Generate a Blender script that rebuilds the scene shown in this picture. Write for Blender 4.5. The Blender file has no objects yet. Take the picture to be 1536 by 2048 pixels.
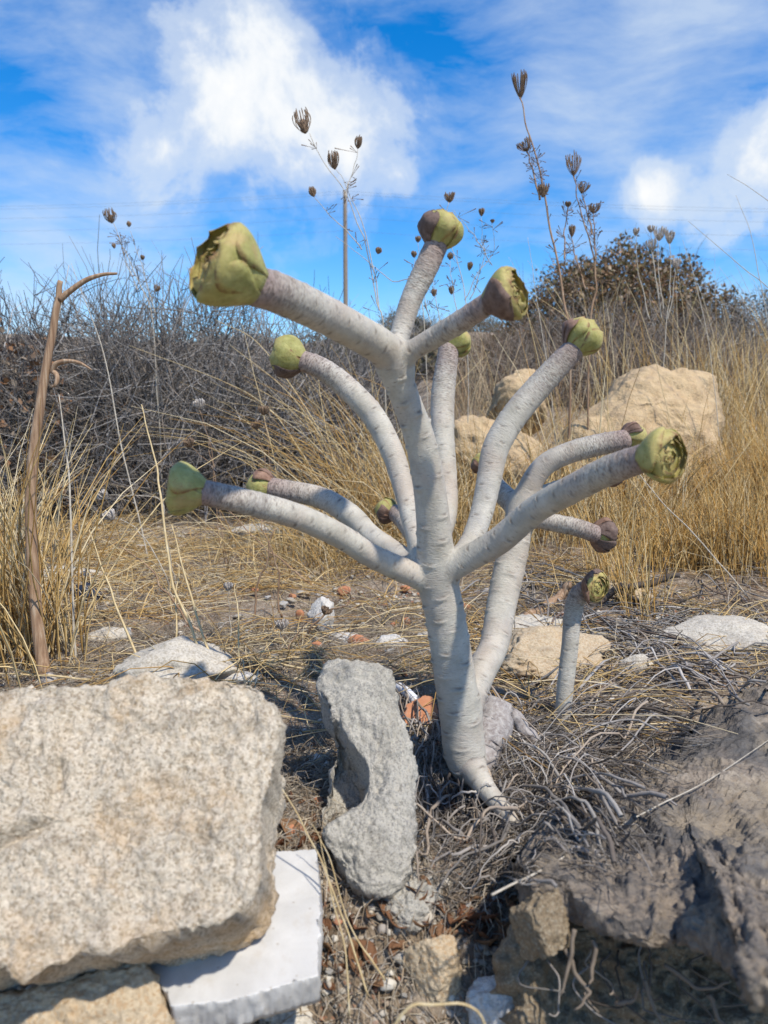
import bpy, math, random
import numpy as np
from mathutils import Vector, Matrix

SC = bpy.context.scene
COL = SC.collection
rng = np.random.default_rng(11)
random.seed(11)
rad = math.radians

# ------------------------------------------------------------------ camera
CAM_H = 0.30
PITCH = rad(7.0)
FPX = 1547.0                                  # focal length in photo pixels (1536 x 2048)
C0 = np.array([0.0, 0.0, CAM_H])
FWD = np.array([0.0, math.cos(PITCH), -math.sin(PITCH)])
UP = np.array([0.0, math.sin(PITCH), math.cos(PITCH)])
RT = np.array([1.0, 0.0, 0.0])
cam_d = bpy.data.cameras.new('camera')
cam_d.sensor_fit = 'VERTICAL'
cam_d.sensor_height = 36.0
cam_d.lens = 36.0 * FPX / 2048.0
cam_d.clip_start = 0.02
cam_d.clip_end = 3000
cam_d.dof.use_dof = True
cam_d.dof.focus_distance = 0.86
cam_d.dof.aperture_fstop = cam_d.lens / 2.5    # 2.5 mm wide pupil, as in a phone
cam = bpy.data.objects.new('camera', cam_d)
COL.objects.link(cam)
cam.location = C0
cam.rotation_euler = (math.pi / 2 - PITCH, 0, 0)
SC.camera = cam

# ------------------------------------------------------------------ light
SUN_DIR = Vector((0.36, -0.40, 0.84)).normalized()
sun_el = math.asin(SUN_DIR.z)
sun_az = math.atan2(SUN_DIR.x, SUN_DIR.y)
sun_d = bpy.data.lights.new('sun', 'SUN')
sun_d.energy = 4.7
sun_d.angle = rad(1.6)
sun_d.color = (1.0, 0.93, 0.82)
sun = bpy.data.objects.new('sun', sun_d)
COL.objects.link(sun)
sun.rotation_euler = SUN_DIR.to_track_quat('Z', 'Y').to_euler()
sun.location = (0.5, -1, 4)

SC.view_settings.view_transform = 'Standard'
SC.view_settings.look = 'None'
SC.view_settings.exposure = 0.12
SC.view_settings.gamma = 1.0
SC.view_settings.use_curve_mapping = False


class NT:
    """small node-tree helper"""
    def __init__(self, tree):
        self.t = tree
        tree.nodes.clear()

    def n(self, typ, ins=None, **props):
        nd = self.t.nodes.new(typ)
        for k, v in props.items():
            setattr(nd, k, v)
        for k, v in (ins or {}).items():
            s = nd.inputs[k]
            if isinstance(v, bpy.types.NodeSocket):
                self.t.links.new(v, s)
            else:
                s.default_value = v
        return nd

    def math(self, op, a, b=None, c=None, clamp=False):
        nd = self.t.nodes.new('ShaderNodeMath')
        nd.operation = op
        nd.use_clamp = clamp
        for i, v in enumerate((a, b, c)):
            if v is None:
                continue
            if isinstance(v, bpy.types.NodeSocket):
                self.t.links.new(v, nd.inputs[i])
            else:
                nd.inputs[i].default_value = v
        return nd.outputs[0]

    def vmath(self, op, a, b=None):
        nd = self.t.nodes.new('ShaderNodeVectorMath')
        nd.operation = op
        for i, v in enumerate((a, b)):
            if v is None:
                continue
            if isinstance(v, bpy.types.NodeSocket):
                self.t.links.new(v, nd.inputs[i])
            else:
                nd.inputs[i].default_value = v
        return nd.outputs['Value'] if op in ('LENGTH', 'DOT_PRODUCT', 'DISTANCE') else nd.outputs[0]

    def mix(self, fac, a, b, mode='MIX'):
        nd = self.t.nodes.new('ShaderNodeMix')
        nd.data_type = 'RGBA'
        nd.blend_type = mode
        for i, v in ((0, fac), (6, a), (7, b)):
            if isinstance(v, bpy.types.NodeSocket):
                self.t.links.new(v, nd.inputs[i])
            else:
                nd.inputs[i].default_value = (*v, 1) if (i and len(v) == 3) else v
        return nd.outputs[2]

    def ramp(self, fac, stops, interp='LINEAR'):
        nd = self.t.nodes.new('ShaderNodeValToRGB')
        nd.color_ramp.interpolation = interp
        el = nd.color_ramp.elements
        while len(el) < len(stops):
            el.new(0.5)
        for e, (p, c) in zip(el, stops):
            e.position = p
            e.color = (c, c, c, 1) if not hasattr(c, '__len__') else (*c, 1)
        self.t.links.new(fac, nd.inputs[0])
        return nd.outputs[0]

    def noise(self, vec, scale, detail=4, rough=0.55, dist=0.0, out='Fac'):
        nd = self.n('ShaderNodeTexNoise', {'Scale': scale, 'Detail': detail, 'Roughness': rough, 'Distortion': dist})
        if vec is not None:
            self.t.links.new(vec, nd.inputs['Vector'])
        return nd.outputs[out]

    def voro(self, vec, scale, feature='F1', out='Distance', rand=1.0):
        nd = self.t.nodes.new('ShaderNodeTexVoronoi')
        nd.feature = feature
        nd.inputs['Scale'].default_value = scale
        nd.inputs['Randomness'].default_value = rand
        if vec is not None:
            self.t.links.new(vec, nd.inputs['Vector'])
        return nd.outputs[out]


# ------------------------------------------------------------------ sky
def px_dir(px, py):
    d = FWD + RT * (px - 768) / FPX - UP * (py - 1024) / FPX
    return d / np.linalg.norm(d)


world = bpy.data.worlds.new('World')
SC.world = world
world.use_nodes = True
w = NT(world.node_tree)
sky = w.n('ShaderNodeTexSky', sky_type='NISHITA', sun_disc=False)
sky.sun_elevation = sun_el
sky.sun_rotation = sun_az
sky.altitude = 100
sky.air_density = 1.0
sky.dust_density = 0.15
sky.ozone_density = 4.0
skyc = w.n('ShaderNodeHueSaturation', {'Hue': 0.505, 'Saturation': 1.42, 'Value': 2.05, 'Color': sky.outputs[0]}).outputs[0]
gen = w.n('ShaderNodeTexCoord').outputs['Generated']
vdir = w.vmath('NORMALIZE', gen)
# cumulus banks: clumps with their own directions all round the sky, frayed by noise
wc = w.noise(vdir, 3.2, 3, 0.5, 0, 'Color')
wdir = w.vmath('ADD', vdir, w.vmath('MULTIPLY', w.vmath('SUBTRACT', wc, (0.5, 0.5, 0.5)), (0.07, 0.07, 0.07)))
wob = w.noise(wdir, 6.5, 9, 0.62, 0.15)
blobs = [(420, 150, .085), (510, 140, .10), (450, 240, .12), (590, 250, .12), (330, 290, .085), (700, 310, .10), (1530, 330, .085), (1600, 250, .10), (560, 320, .10), (800, 350, .05), (1290, 390, .04)]
cent = [(px_dir(a, b), r) for a, b, r in blobs]
brg = np.random.default_rng(5)
for k in range(7):                             # the same kind of clumps elsewhere round the sky
    az = rad(60 + 40 * k + brg.uniform(-8, 8))
    el = rad(brg.uniform(18, 50))
    for j in range(2):
        a2, e2 = az + brg.uniform(-.14, .14), el + brg.uniform(-.07, .07)
        cent.append((np.array([math.sin(a2) * math.cos(e2), math.cos(a2) * math.cos(e2), math.sin(e2)]), brg.uniform(.10, .16)))
acc = None
for d, r in cent:
    dist = w.vmath('DISTANCE', vdir, tuple(d))
    f = w.math('SUBTRACT', 1.0, w.math('DIVIDE', dist, r * 1.15))
    acc = f if acc is None else w.math('SMOOTH_MAX', acc, f, 0.35)
field = w.math('ADD', acc, w.math('MULTIPLY', w.math('SUBTRACT', wob, 0.53), 2.5))
cum = w.ramp(field, [(0.0, 0.0), (0.15, 0.10), (0.45, 0.62), (0.85, 1.0)], 'EASE')
# high thin cloud: streaks drawn out along one direction
mp = w.n('ShaderNodeMapping', {'Vector': wdir, 'Rotation': (0.25, 0.55, 0.1), 'Scale': (1.7, 1.7, 5.5)}).outputs[0]
str1 = w.noise(mp, 2.4, 9, 0.62, 0.2)
cov = w.noise(vdir, 2.3, 2, 0.5, 0.2)
cir = w.math('MULTIPLY', w.ramp(str1, [(0.38, 0.0), (0.72, 1.0)], 'EASE'), w.ramp(cov, [(0.36, 0.2), (0.60, 1.0)], 'EASE'))
veil = None
for a, b, r in ((1080, 200, .20), (1330, 140, .24), (1230, 310, .18), (60, 480, .14), (250, 450, .12), (190, 110, .12)):
    f = w.math('SUBTRACT', 1.0, w.math('DIVIDE', w.vmath('DISTANCE', vdir, tuple(px_dir(a, b))), r))
    veil = f if veil is None else w.math('SMOOTH_MAX', veil, f, 0.25)
veil = w.math('ADD', w.math('MULTIPLY', veil, 0.75), w.math('MULTIPLY', w.math('SUBTRACT', str1, 0.48), 2.6), clamp=True)
veil = w.math('MULTIPLY', veil, 0.70)
thin = w.math('MAXIMUM', w.math('MULTIPLY', cir, 0.62), veil)
c1 = w.mix(thin, skyc, (7.2, 8.3, 9.6))
cumc = w.mix(w.ramp(field, [(0.5, 0.0), (1.2, 1.0)]), (7.8, 8.7, 9.8), (10.4, 10.5, 10.6))
c2 = w.mix(cum, c1, cumc)
bg = w.n('ShaderNodeBackground', {'Color': c2, 'Strength': 0.088})
w.t.links.new(bg.outputs[0], w.n('ShaderNodeOutputWorld').inputs[0])
world.cycles.sampling_method = 'MANUAL'
world.cycles.sample_map_resolution = 256


# ------------------------------------------------------------------ helpers
def P(px, py, d):
    """photo pixel + depth along the view axis -> world point"""
    return C0 + d * (FWD + RT * (px - 768) / FPX - UP * (py - 1024) / FPX)


def sstep(a, b, x):
    t = np.clip((x - a) / (b - a), 0, 1)
    return t * t * (3 - 2 * t)


def _hash(ix, iy, iz, s):
    h = (ix * 374761393 + iy * 668265263 + iz * 2147483647 + s * 1274126177) & 0xFFFFFFFF
    h = ((h ^ (h >> 13)) * 1274126177) & 0xFFFFFFFF
    h = ((h ^ (h >> 16)) * 2246822519) & 0xFFFFFFFF
    return ((h ^ (h >> 15)) & 0xFFFFFF) / float(0xFFFFFF)


def vnoise(p, s=0):
    """value noise, p (n,3) -> (n,) in -1..1"""
    f = np.floor(p)
    i = f.astype(np.int64)
    t = p - f
    t = t * t * t * (t * (t * 6 - 15) + 10)
    r = 0
    for dx in (0, 1):
        for dy in (0, 1):
            for dz in (0, 1):
                wgt = (t[:, 0] if dx else 1 - t[:, 0]) * (t[:, 1] if dy else 1 - t[:, 1]) * (t[:, 2] if dz else 1 - t[:, 2])
                r = r + wgt * _hash(i[:, 0] + dx, i[:, 1] + dy, i[:, 2] + dz, s)
    return r * 2 - 1


ROTM = np.array([[0.36, 0.48, -0.8], [-0.8, 0.6, 0.0], [0.48, 0.64, 0.6]])


def fbm(p, octv=4, s=0, gain=0.5, ridged=False):
    a, r, q = 1.0, 0.0, np.asarray(p, float)
    for o in range(octv):
        v = vnoise(q, s + o)
        r = r + a * ((1 - 2 * np.abs(v)) if ridged else v)
        a *= gain
        q = (q @ ROTM.T) * 2.03 + 7.1
    return r


WPOS = {}                                      # world position of every object that may become a parent


def mesh_np(name, V, F, mat, parent=None, col=None, smooth=True, attrs=None, origin=None):
    """V (n,3) in world space, F list of index arrays (m,k)"""
    V = np.asarray(V, float)
    base = np.array(WPOS[parent.name]) if parent is not None else np.zeros(3)
    if origin is None:
        origin = base if parent is not None else np.array([*(V.min(0) + V.max(0))[:2] / 2, V[:, 2].min()])
    origin = np.asarray(origin, float)
    V = (V - origin).astype(np.float32)
    me = bpy.data.meshes.new(name)
    if not isinstance(F, (list, tuple)):
        F = [F]
    F = [np.asarray(f, np.int32) for f in F if len(f)]
    nl = sum(f.size for f in F)
    npoly = sum(len(f) for f in F)
    me.vertices.add(len(V))
    me.vertices.foreach_set('co', V.ravel())
    me.loops.add(nl)
    me.loops.foreach_set('vertex_index', np.concatenate([f.ravel() for f in F]))
    me.polygons.add(npoly)
    tot = np.concatenate([np.full(len(f), f.shape[1], np.int32) for f in F])
    st = np.concatenate([[0], np.cumsum(tot)[:-1]]).astype(np.int32)
    me.polygons.foreach_set('loop_start', st)
    me.polygons.foreach_set('loop_total', tot)
    me.update(calc_edges=True)
    if smooth:
        me.polygons.foreach_set('use_smooth', np.ones(npoly, bool))
    if col is not None:
        a = me.color_attributes.new('Col', 'FLOAT_COLOR', 'POINT')
        cc = np.ones((len(V), 4), np.float32)
        cc[:, :3] = col
        a.data.foreach_set('color', cc.ravel())
    for k, v in (attrs or {}).items():
        v = np.asarray(v, np.float32)
        if v.ndim == 2:
            a = me.attributes.new(k, 'FLOAT_VECTOR', 'POINT')
            a.data.foreach_set('vector', v.ravel())
        else:
            a = me.attributes.new(k, 'FLOAT', 'POINT')
            a.data.foreach_set('value', v)
    me.materials.append(mat)
    o = bpy.data.objects.new(name, me)
    COL.objects.link(o)
    if parent is not None:
        o.parent = parent
    o.location = origin - base
    WPOS[o.name] = tuple(origin)
    return o


def link_mesh(name, me, parent=None):
    o = bpy.data.objects.new(name, me)
    COL.objects.link(o)
    if parent is not None:
        o.parent = parent
    return o


def tag(o, label=None, cat=None, group=None, kind=None):
    if label:
        o['label'] = label
    if cat:
        o['category'] = cat
    if group:
        o['group'] = group
    if kind:
        o['kind'] = kind
    return o


def empty(name, loc, label=None, cat=None, group=None):
    o = bpy.data.objects.new(name, None)
    COL.objects.link(o)
    o.location = [float(v) for v in loc]
    o.empty_display_size = 0.02
    WPOS[o.name] = tuple(float(v) for v in loc)
    return tag(o, label, cat, group)


def strands(PTS, R, sides=3, cols=None, flat=None):
    """PTS (n,k,3) polylines, R (n,k) radii -> V, F, per-vertex colour"""
    PTS = np.asarray(PTS, float)
    n, k, _ = PTS.shape
    R = np.broadcast_to(R, (n, k))
    T = np.gradient(PTS, axis=1)
    T /= np.linalg.norm(T, axis=2, keepdims=True) + 1e-12
    mean = T.mean(1)
    ref = np.where(np.abs(mean[:, 2:3]) > 0.8, np.array([[1.0, 0, 0]]), np.array([[0, 0, 1.0]]))
    ref = np.repeat(ref[:, None], k, 1)
    U = np.cross(T, ref)
    U /= np.linalg.norm(U, axis=2, keepdims=True) + 1e-12
    W = np.cross(U, T)
    V = np.empty((n, k, sides, 3))
    for j in range(sides):
        a = 2 * math.pi * j / sides
        V[:, :, j] = PTS + (math.cos(a) * U + (flat or 1.0) * math.sin(a) * W) * R[:, :, None]
    idx = np.arange(n * k * sides).reshape(n, k, sides)
    F = []
    for j in range(sides):
        j2 = (j + 1) % sides
        F.append(np.stack([idx[:, :-1, j], idx[:, :-1, j2], idx[:, 1:, j2], idx[:, 1:, j]], -1).reshape(-1, 4))
    C = None
    if cols is not None:
        cols = np.asarray(cols)
        if cols.ndim == 2:
            cols = np.repeat(cols[:, None], k, 1)
        C = np.repeat(cols[:, :, None], sides, 2).reshape(-1, 3)
    return V.reshape(-1, 3), np.concatenate(F), C


def smooth_path(pts, n):
    """Catmull-Rom through pts (k,m) -> n samples evenly by index"""
    pts = np.asarray(pts, float)
    k = len(pts)
    q = np.vstack([2 * pts[0] - pts[1], pts, 2 * pts[-1] - pts[-2]])
    t = np.linspace(0, k - 1 - 1e-9, n)
    i = t.astype(int)
    f = (t - i)[:, None]
    a, b, c, d = q[i], q[i + 1], q[i + 2], q[i + 3]
    return 0.5 * (2 * b + (c - a) * f + (2 * a - 5 * b + 4 * c - d) * f ** 2 + (3 * b - a - 3 * c + d) * f ** 3)


def tube(name, pts, r, mat, parent=None, n=24, sides=8, col=None, wob=0.0, seed=0):
    """one stem through control points; r a number or list; closed at both ends"""
    pts = np.asarray(pts, float)
    rr = np.interp(np.linspace(0, 1, n), np.linspace(0, 1, len(np.atleast_1d(r))), np.atleast_1d(r))
    C = smooth_path(pts, n)
    if wob:
        s = np.linspace(0, 1, n)[:, None] * len(pts) * 2.2
        C = C + wob * np.stack([vnoise(np.hstack([s, s * 0 + seed + 9.3 * j, s * 0]), 3 + j) for j in range(3)], 1)
    V, F, cc = strands(C[None], rr[None], sides, None)
    a = len(V)
    V = np.vstack([V, C[0], C[-1]])
    j = np.arange(sides)
    cap = np.vstack([np.stack([np.full(sides, a), (j + 1) % sides, j], 1),
                     np.stack([np.full(sides, a + 1), (n - 1) * sides + j, (n - 1) * sides + (j + 1) % sides], 1)])
    return mesh_np(name, V, [F, cap], mat, parent, None if col is None else np.tile(col, (len(V), 1)))


# ------------------------------------------------------------------ materials
MATS = {}


def newmat(name):
    m = bpy.data.materials.new(name)
    m.use_nodes = True
    nt = NT(m.node_tree)
    MATS[name] = m
    return m, nt


def finish(nt, col, rough=0.85, bump=None, bs=0.4, bd=0.002, sub=None, spec=0.3, trans=0.0):
    ins = {'Base Color': col if isinstance(col, bpy.types.NodeSocket) else (*col, 1), 'Roughness': rough, 'Specular IOR Level': spec}
    bs_ = nt.n('ShaderNodeBsdfPrincipled', ins)
    if bump is not None:
        b = nt.n('ShaderNodeBump', {'Strength': bs, 'Distance': bd, 'Height': bump})
        nt.t.links.new(b.outputs[0], bs_.inputs['Normal'])
    if sub:
        bs_.inputs['Subsurface Weight'].default_value = sub[0]
        bs_.inputs['Subsurface Radius'].default_value = sub[1]
        bs_.inputs['Subsurface Scale'].default_value = sub[2]
    out = nt.n('ShaderNodeOutputMaterial')
    sh = bs_.outputs[0]
    if trans:
        tr = nt.n('ShaderNodeBsdfTranslucent', {'Color': ins['Base Color']})
        sh = nt.n('ShaderNodeMixShader', {0: trans, 1: sh, 2: tr.outputs[0]}).outputs[0]
    nt.t.links.new(sh, out.inputs[0])


def obj_co(nt):
    return nt.n('ShaderNodeTexCoord').outputs['Object']


def geo_co(nt):
    return nt.n('ShaderNodeNewGeometry').outputs['Position']


def attr(nt, name, out='Color'):
    return nt.n('ShaderNodeAttribute', attribute_name=name).outputs[out]


# strands coloured by their own attribute (straw, twigs)
m, t = newmat('strand')
c = attr(t, 'Col')
nz = t.noise(geo_co(t), 260, 2)
finish(t, t.mix(t.math('MULTIPLY', nz, 0.5), c, t.mix(1.0, c, (0.55, 0.5, 0.45), 'MULTIPLY')), 0.7, spec=0.25, trans=0.12)
m, t = newmat('twig')
c = attr(t, 'Col')
nz = t.noise(geo_co(t), 180, 3)
finish(t, t.mix(nz, t.mix(1.0, c, (0.6, 0.57, 0.55), 'MULTIPLY'), c), 0.9, bump=t.noise(geo_co(t), 900, 2), bs=0.4, bd=0.0006, spec=0.15)

# ground: sandy soil with grit
m, t = newmat('soil')
co = geo_co(t)
big = t.noise(co, 7, 5, 0.6)
med = t.noise(co, 45, 5, 0.65)
grit = t.voro(co, 420, out='Color')
gd = t.voro(co, 420)
fn = t.noise(co, 300, 4, 0.7)
sep = t.n('ShaderNodeSeparateColor', {0: grit})
c = t.mix(t.ramp(big, [(0.35, 0), (0.65, 1)]), (0.27, 0.21, 0.15), (0.50, 0.42, 0.32))
c = t.mix(t.ramp(med, [(0.35, 0), (0.7, 1)]), t.mix(1.0, c, (0.46, 0.42, 0.38), 'MULTIPLY'), c)
c = t.mix(t.ramp(fn, [(0.3, 0), (0.7, 1)]), t.mix(1.0, c, (0.6, 0.58, 0.56), 'MULTIPLY'), c)
c = t.mix(t.math('MULTIPLY', t.math('GREATER_THAN', sep.outputs[0], 0.84), 0.5), c, (0.54, 0.48, 0.40))
c = t.mix(t.math('MULTIPLY', t.math('GREATER_THAN', sep.outputs[1], 0.95), 0.5), c, (0.30, 0.14, 0.08))
h = t.math('ADD', t.math('ADD', med, t.math('MULTIPLY', fn, 0.5)), t.math('MULTIPLY', t.math('SUBTRACT', 0.6, gd), 0.4))
finish(t, c, 0.95, bump=h, bs=0.9, bd=0.004, spec=0.1)


def rockmat(name, ca, cb, cc, grain=420, stain=(0.42, 0.25, 0.10), stain_amt=0.35, dark=(0.10, 0.09, 0.08), dark_amt=0.5, bd=0.0022, bs=0.8, spec=0.3, dscale=38):
    m, t = newmat(name)
    co = obj_co(t)
    wco = t.vmath('ADD', co, t.vmath('MULTIPLY', t.noise(co, grain * 0.6, 2, 0.6, 0, 'Color'), (1.6 / grain, 1.6 / grain, 1.6 / grain)))
    cell = t.voro(wco, grain, out='Color')
    sp = t.n('ShaderNodeSeparateColor', {0: cell})
    gn = t.noise(co, grain * 0.55, 5, 0.7)
    c = t.mix(t.ramp(gn, [(0.3, 0), (0.68, 1)]), ca, cb)
    c = t.mix(t.math('MULTIPLY', t.math('GREATER_THAN', sp.outputs[0], 0.6), 0.4), c, cb)
    c = t.mix(t.math('MULTIPLY', t.math('GREATER_THAN', sp.outputs[1], 0.78), 0.55), c, cc)
    big = t.noise(co, 13, 5, 0.65, 0.5)
    st = t.math('MULTIPLY', t.ramp(big, [(0.50, 0), (0.72, 1)]), stain_amt)
    c = t.mix(st, c, stain)
    med = t.noise(co, dscale, 7, 0.72, 0.4)
    dk = t.math('MULTIPLY', t.ramp(med, [(0.52, 0), (0.75, 1)]), dark_amt)
    c = t.mix(dk, c, dark)
    h = t.math('ADD', t.math('MULTIPLY', gn, 0.8), t.math('ADD', med, t.math('MULTIPLY', t.noise(co, grain * 1.4, 3, 0.6), 0.45)))
    finish(t, c, 0.85, bump=h, bs=bs, bd=bd, spec=spec)
    return m


rockmat('granite', (0.44, 0.34, 0.22), (0.80, 0.71, 0.57), (0.26, 0.19, 0.12), 700, (0.52, 0.31, 0.12), 0.75, (0.19, 0.155, 0.115), 0.85, bd=0.003, bs=1.0)
rockmat('tan_rock', (0.34, 0.255, 0.16), (0.57, 0.465, 0.32), (0.38, 0.24, 0.12), 600, (0.52, 0.31, 0.13), 0.55, (0.17, 0.14, 0.11), 0.4)
rockmat('pale_rock', (0.38, 0.34, 0.27), (0.62, 0.57, 0.48), (0.32, 0.27, 0.20), 520, (0.42, 0.28, 0.15), 0.3, (0.16, 0.14, 0.12), 0.5)
rockmat('white_rock', (0.44, 0.415, 0.37), (0.66, 0.63, 0.58), (0.42, 0.38, 0.32), 600, (0.45, 0.36, 0.25), 0.25, (0.24, 0.22, 0.2), 0.35)
rockmat('grey_rock', (0.37, 0.345, 0.29), (0.57, 0.535, 0.46), (0.20, 0.19, 0.175), 960, (0.30, 0.26, 0.19), 0.35, (0.12, 0.115, 0.11), 0.55, bd=0.0026, bs=0.9)
rockmat('boulder', (0.37, 0.26, 0.145), (0.54, 0.405, 0.24), (0.40, 0.29, 0.18), 60, (0.50, 0.33, 0.17), 0.5, (0.26, 0.21, 0.16), 0.45, bd=0.02, bs=0.6, dscale=9)
rockmat('clod', (0.20, 0.15, 0.095), (0.38, 0.30, 0.20), (0.50, 0.43, 0.32), 840, (0.30, 0.19, 0.10), 0.4, (0.09, 0.075, 0.06), 0.6, bd=0.003, bs=1.0, spec=0.1)

m, t = newmat('marble')
co = obj_co(t)
v = t.noise(co, 22, 6, 0.6, 1.5)
c = t.mix(t.ramp(v, [(0.3, 0), (0.7, 1)]), (0.45, 0.435, 0.405), (0.56, 0.545, 0.515))
d = t.noise(co, 60, 6, 0.7)
sp_ = t.math('LESS_THAN', t.voro(co, 110), 0.09)
c = t.mix(t.math('MULTIPLY', sp_, 0.5), c, (0.30, 0.25, 0.19))
c = t.mix(t.math('MULTIPLY', t.ramp(d, [(0.54, 0), (0.8, 1)]), 0.6), c, (0.40, 0.34, 0.26))
finish(t, c, 0.5, bump=t.noise(co, 700, 4), bs=0.35, bd=0.0006, spec=0.4, sub=(0.1, (1, 1, 0.9), 0.004))

m, t = newmat('terracotta')
co = obj_co(t)
c = t.mix(t.noise(co, 70, 5, 0.6), (0.36, 0.15, 0.075), (0.52, 0.25, 0.14))
d = t.noise(co, 140, 4, 0.7)
c = t.mix(t.math('MULTIPLY', t.ramp(d, [(0.6, 0), (0.75, 1)]), 0.6), c, (0.55, 0.42, 0.32))
finish(t, c, 0.9, bump=d, bs=0.5, bd=0.0015, spec=0.15)

m, t = newmat('white_plastic')
finish(t, t.mix(t.noise(obj_co(t), 150, 4), (0.66, 0.67, 0.70), (0.8, 0.8, 0.81)), 0.45, spec=0.45)
m, t = newmat('black_plastic')
finish(t, t.mix(t.noise(obj_co(t), 40, 3), (0.012, 0.014, 0.02), (0.02, 0.035, 0.07)), 0.35, bump=t.noise(obj_co(t), 60, 3), bs=0.4, bd=0.004, spec=0.5)

# weathered woody crust
m, t = newmat('crust')
co = obj_co(t)
fl = t.n('ShaderNodeMapping', {'Vector': co, 'Rotation': (0, 0, rad(38)), 'Scale': (0.45, 1.7, 1.0)}).outputs[0]
g1 = t.noise(fl, 30, 7, 0.68, 1.2)
g2 = t.noise(fl, 120, 5, 0.65, 0.8)
big = t.noise(co, 9, 4, 0.55)
c = t.ramp(g1, [(0.30, (0.055, 0.048, 0.042)), (0.42, (0.17, 0.15, 0.13)), (0.52, (0.27, 0.22, 0.17)), (0.64, (0.36, 0.305, 0.24)), (0.8, (0.47, 0.42, 0.35))])
c = t.mix(t.math('MULTIPLY', t.ramp(g2, [(0.48, 0), (0.66, 1)]), 0.6), c, (0.09, 0.08, 0.072))
c = t.mix(t.math('MULTIPLY', t.ramp(big, [(0.43, 0), (0.55, 1)]), 0.88), c, t.mix(g2, (0.03, 0.03, 0.03), (0.19, 0.18, 0.17)))
c = t.mix(t.math('MULTIPLY', t.ramp(t.noise(co, 16, 5, 0.6), [(0.50, 0), (0.62, 1)]), 0.6), c, (0.40, 0.32, 0.22))
hh = t.math('ADD', g1, t.math('MULTIPLY', g2, 0.5))
hh = t.math('ADD', hh, t.math('MULTIPLY', t.noise(co, 420, 3, 0.6), 0.3))
finish(t, c, 0.85, bump=hh, bs=1.0, bd=0.006, spec=0.25)

# ------------------------------------------------------------------ terrain
def g0(x, y):
    x = np.asarray(x, float)
    y = np.asarray(y, float)
    z = -0.085 * sstep(0.54, 0.36, y) - 0.03 * sstep(0.36, 0.0, y)
    z = z + 0.012 * np.exp(-((x - 0.34) / 0.17) ** 2 - ((y - 0.60) / 0.17) ** 2)
    z = z - 0.030 * np.exp(-((x - 0.06) / 0.06) ** 2 - ((y - 0.575) / 0.045) ** 2)
    rf = sstep(-0.15, 0.35, x)
    sp = lambda a, wd: wd * np.log1p(np.exp(np.clip((y - a) / wd, -30, 30))) + np.where((y - a) / wd > 30, (y - a) - 30 * wd, 0)
    z = z + rf * 0.17 * (sp(1.35, .12) - sp(3.0, .3)) + (1 - rf) * 0.05 * (sp(1.9, .2) - sp(3.4, .3))
    z = z + 0.115 * (sp(3.3, .5) - sp(30, 3)) + 0.01 * (sp(30, 3))
    nz = vnoise(np.stack([x * 1.3, y * 1.3, x * 0], -1).reshape(-1, 3), 40).reshape(x.shape) * 0.05 * sstep(1.6, 4, y)
    n2 = vnoise(np.stack([x * 0.16, y * 0.16, x * 0], -1).reshape(-1, 3), 41).reshape(x.shape) * 0.5 * sstep(8, 25, y)
    n3 = vnoise(np.stack([x * 11, y * 11, x * 0], -1).reshape(-1, 3), 42).reshape(x.shape) * 0.006
    return z + nz + n2 + n3


def G(px, py, lift=0.0):
    """where the ray through a photo pixel meets the ground"""
    px, py = np.broadcast_arrays(np.atleast_1d(px).astype(float), np.atleast_1d(py).astype(float))
    D = FWD + RT * ((px - 768) / FPX)[:, None] - UP * ((py - 1024) / FPX)[:, None]
    tt = np.clip((CAM_H - lift) / np.maximum(-D[:, 2], 0.02), 0.2, 20)
    for k in range(26):
        z = g0(D[:, 0] * tt, D[:, 1] * tt) + lift
        tt = 0.45 * tt + 0.55 * np.clip((CAM_H - z) / np.maximum(-D[:, 2], 0.02), 0.15, 30)
    return C0 + D * tt[:, None]


def G1(px, py, lift=0.0):
    return G(px, py, lift)[0]


def gdepth(px, py):
    q = G1(px, py) - C0
    return float(q @ FWD)


ys = np.concatenate([np.linspace(-4, 0.15, 14), 0.2 * np.exp(np.linspace(0.0, math.log(150 / 0.2), 410))])
xs = 0.33 * np.sinh(np.linspace(-6.2, 6.2, 400))
X, Y = np.meshgrid(xs, ys)
Z = g0(X, Y)
q = np.stack([X, Y, Z], -1).reshape(-1, 3)
fine = 0.0045 * fbm(q * [38, 38, 0], 4, 50, 0.55) + 0.0012 * fbm(q * [170, 170, 0], 2, 60)
q[:, 2] += fine * sstep(6, 2, q[:, 1])
idx = np.arange(len(q)).reshape(X.shape)
F = np.stack([idx[:-1, :-1], idx[:-1, 1:], idx[1:, 1:], idx[1:, :-1]], -1).reshape(-1, 4)
tag(mesh_np('ground', q, F, MATS['soil'], origin=(0, 0, 0)), 'dry sandy soil of the sloping hillside', None, None, 'structure')


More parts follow.
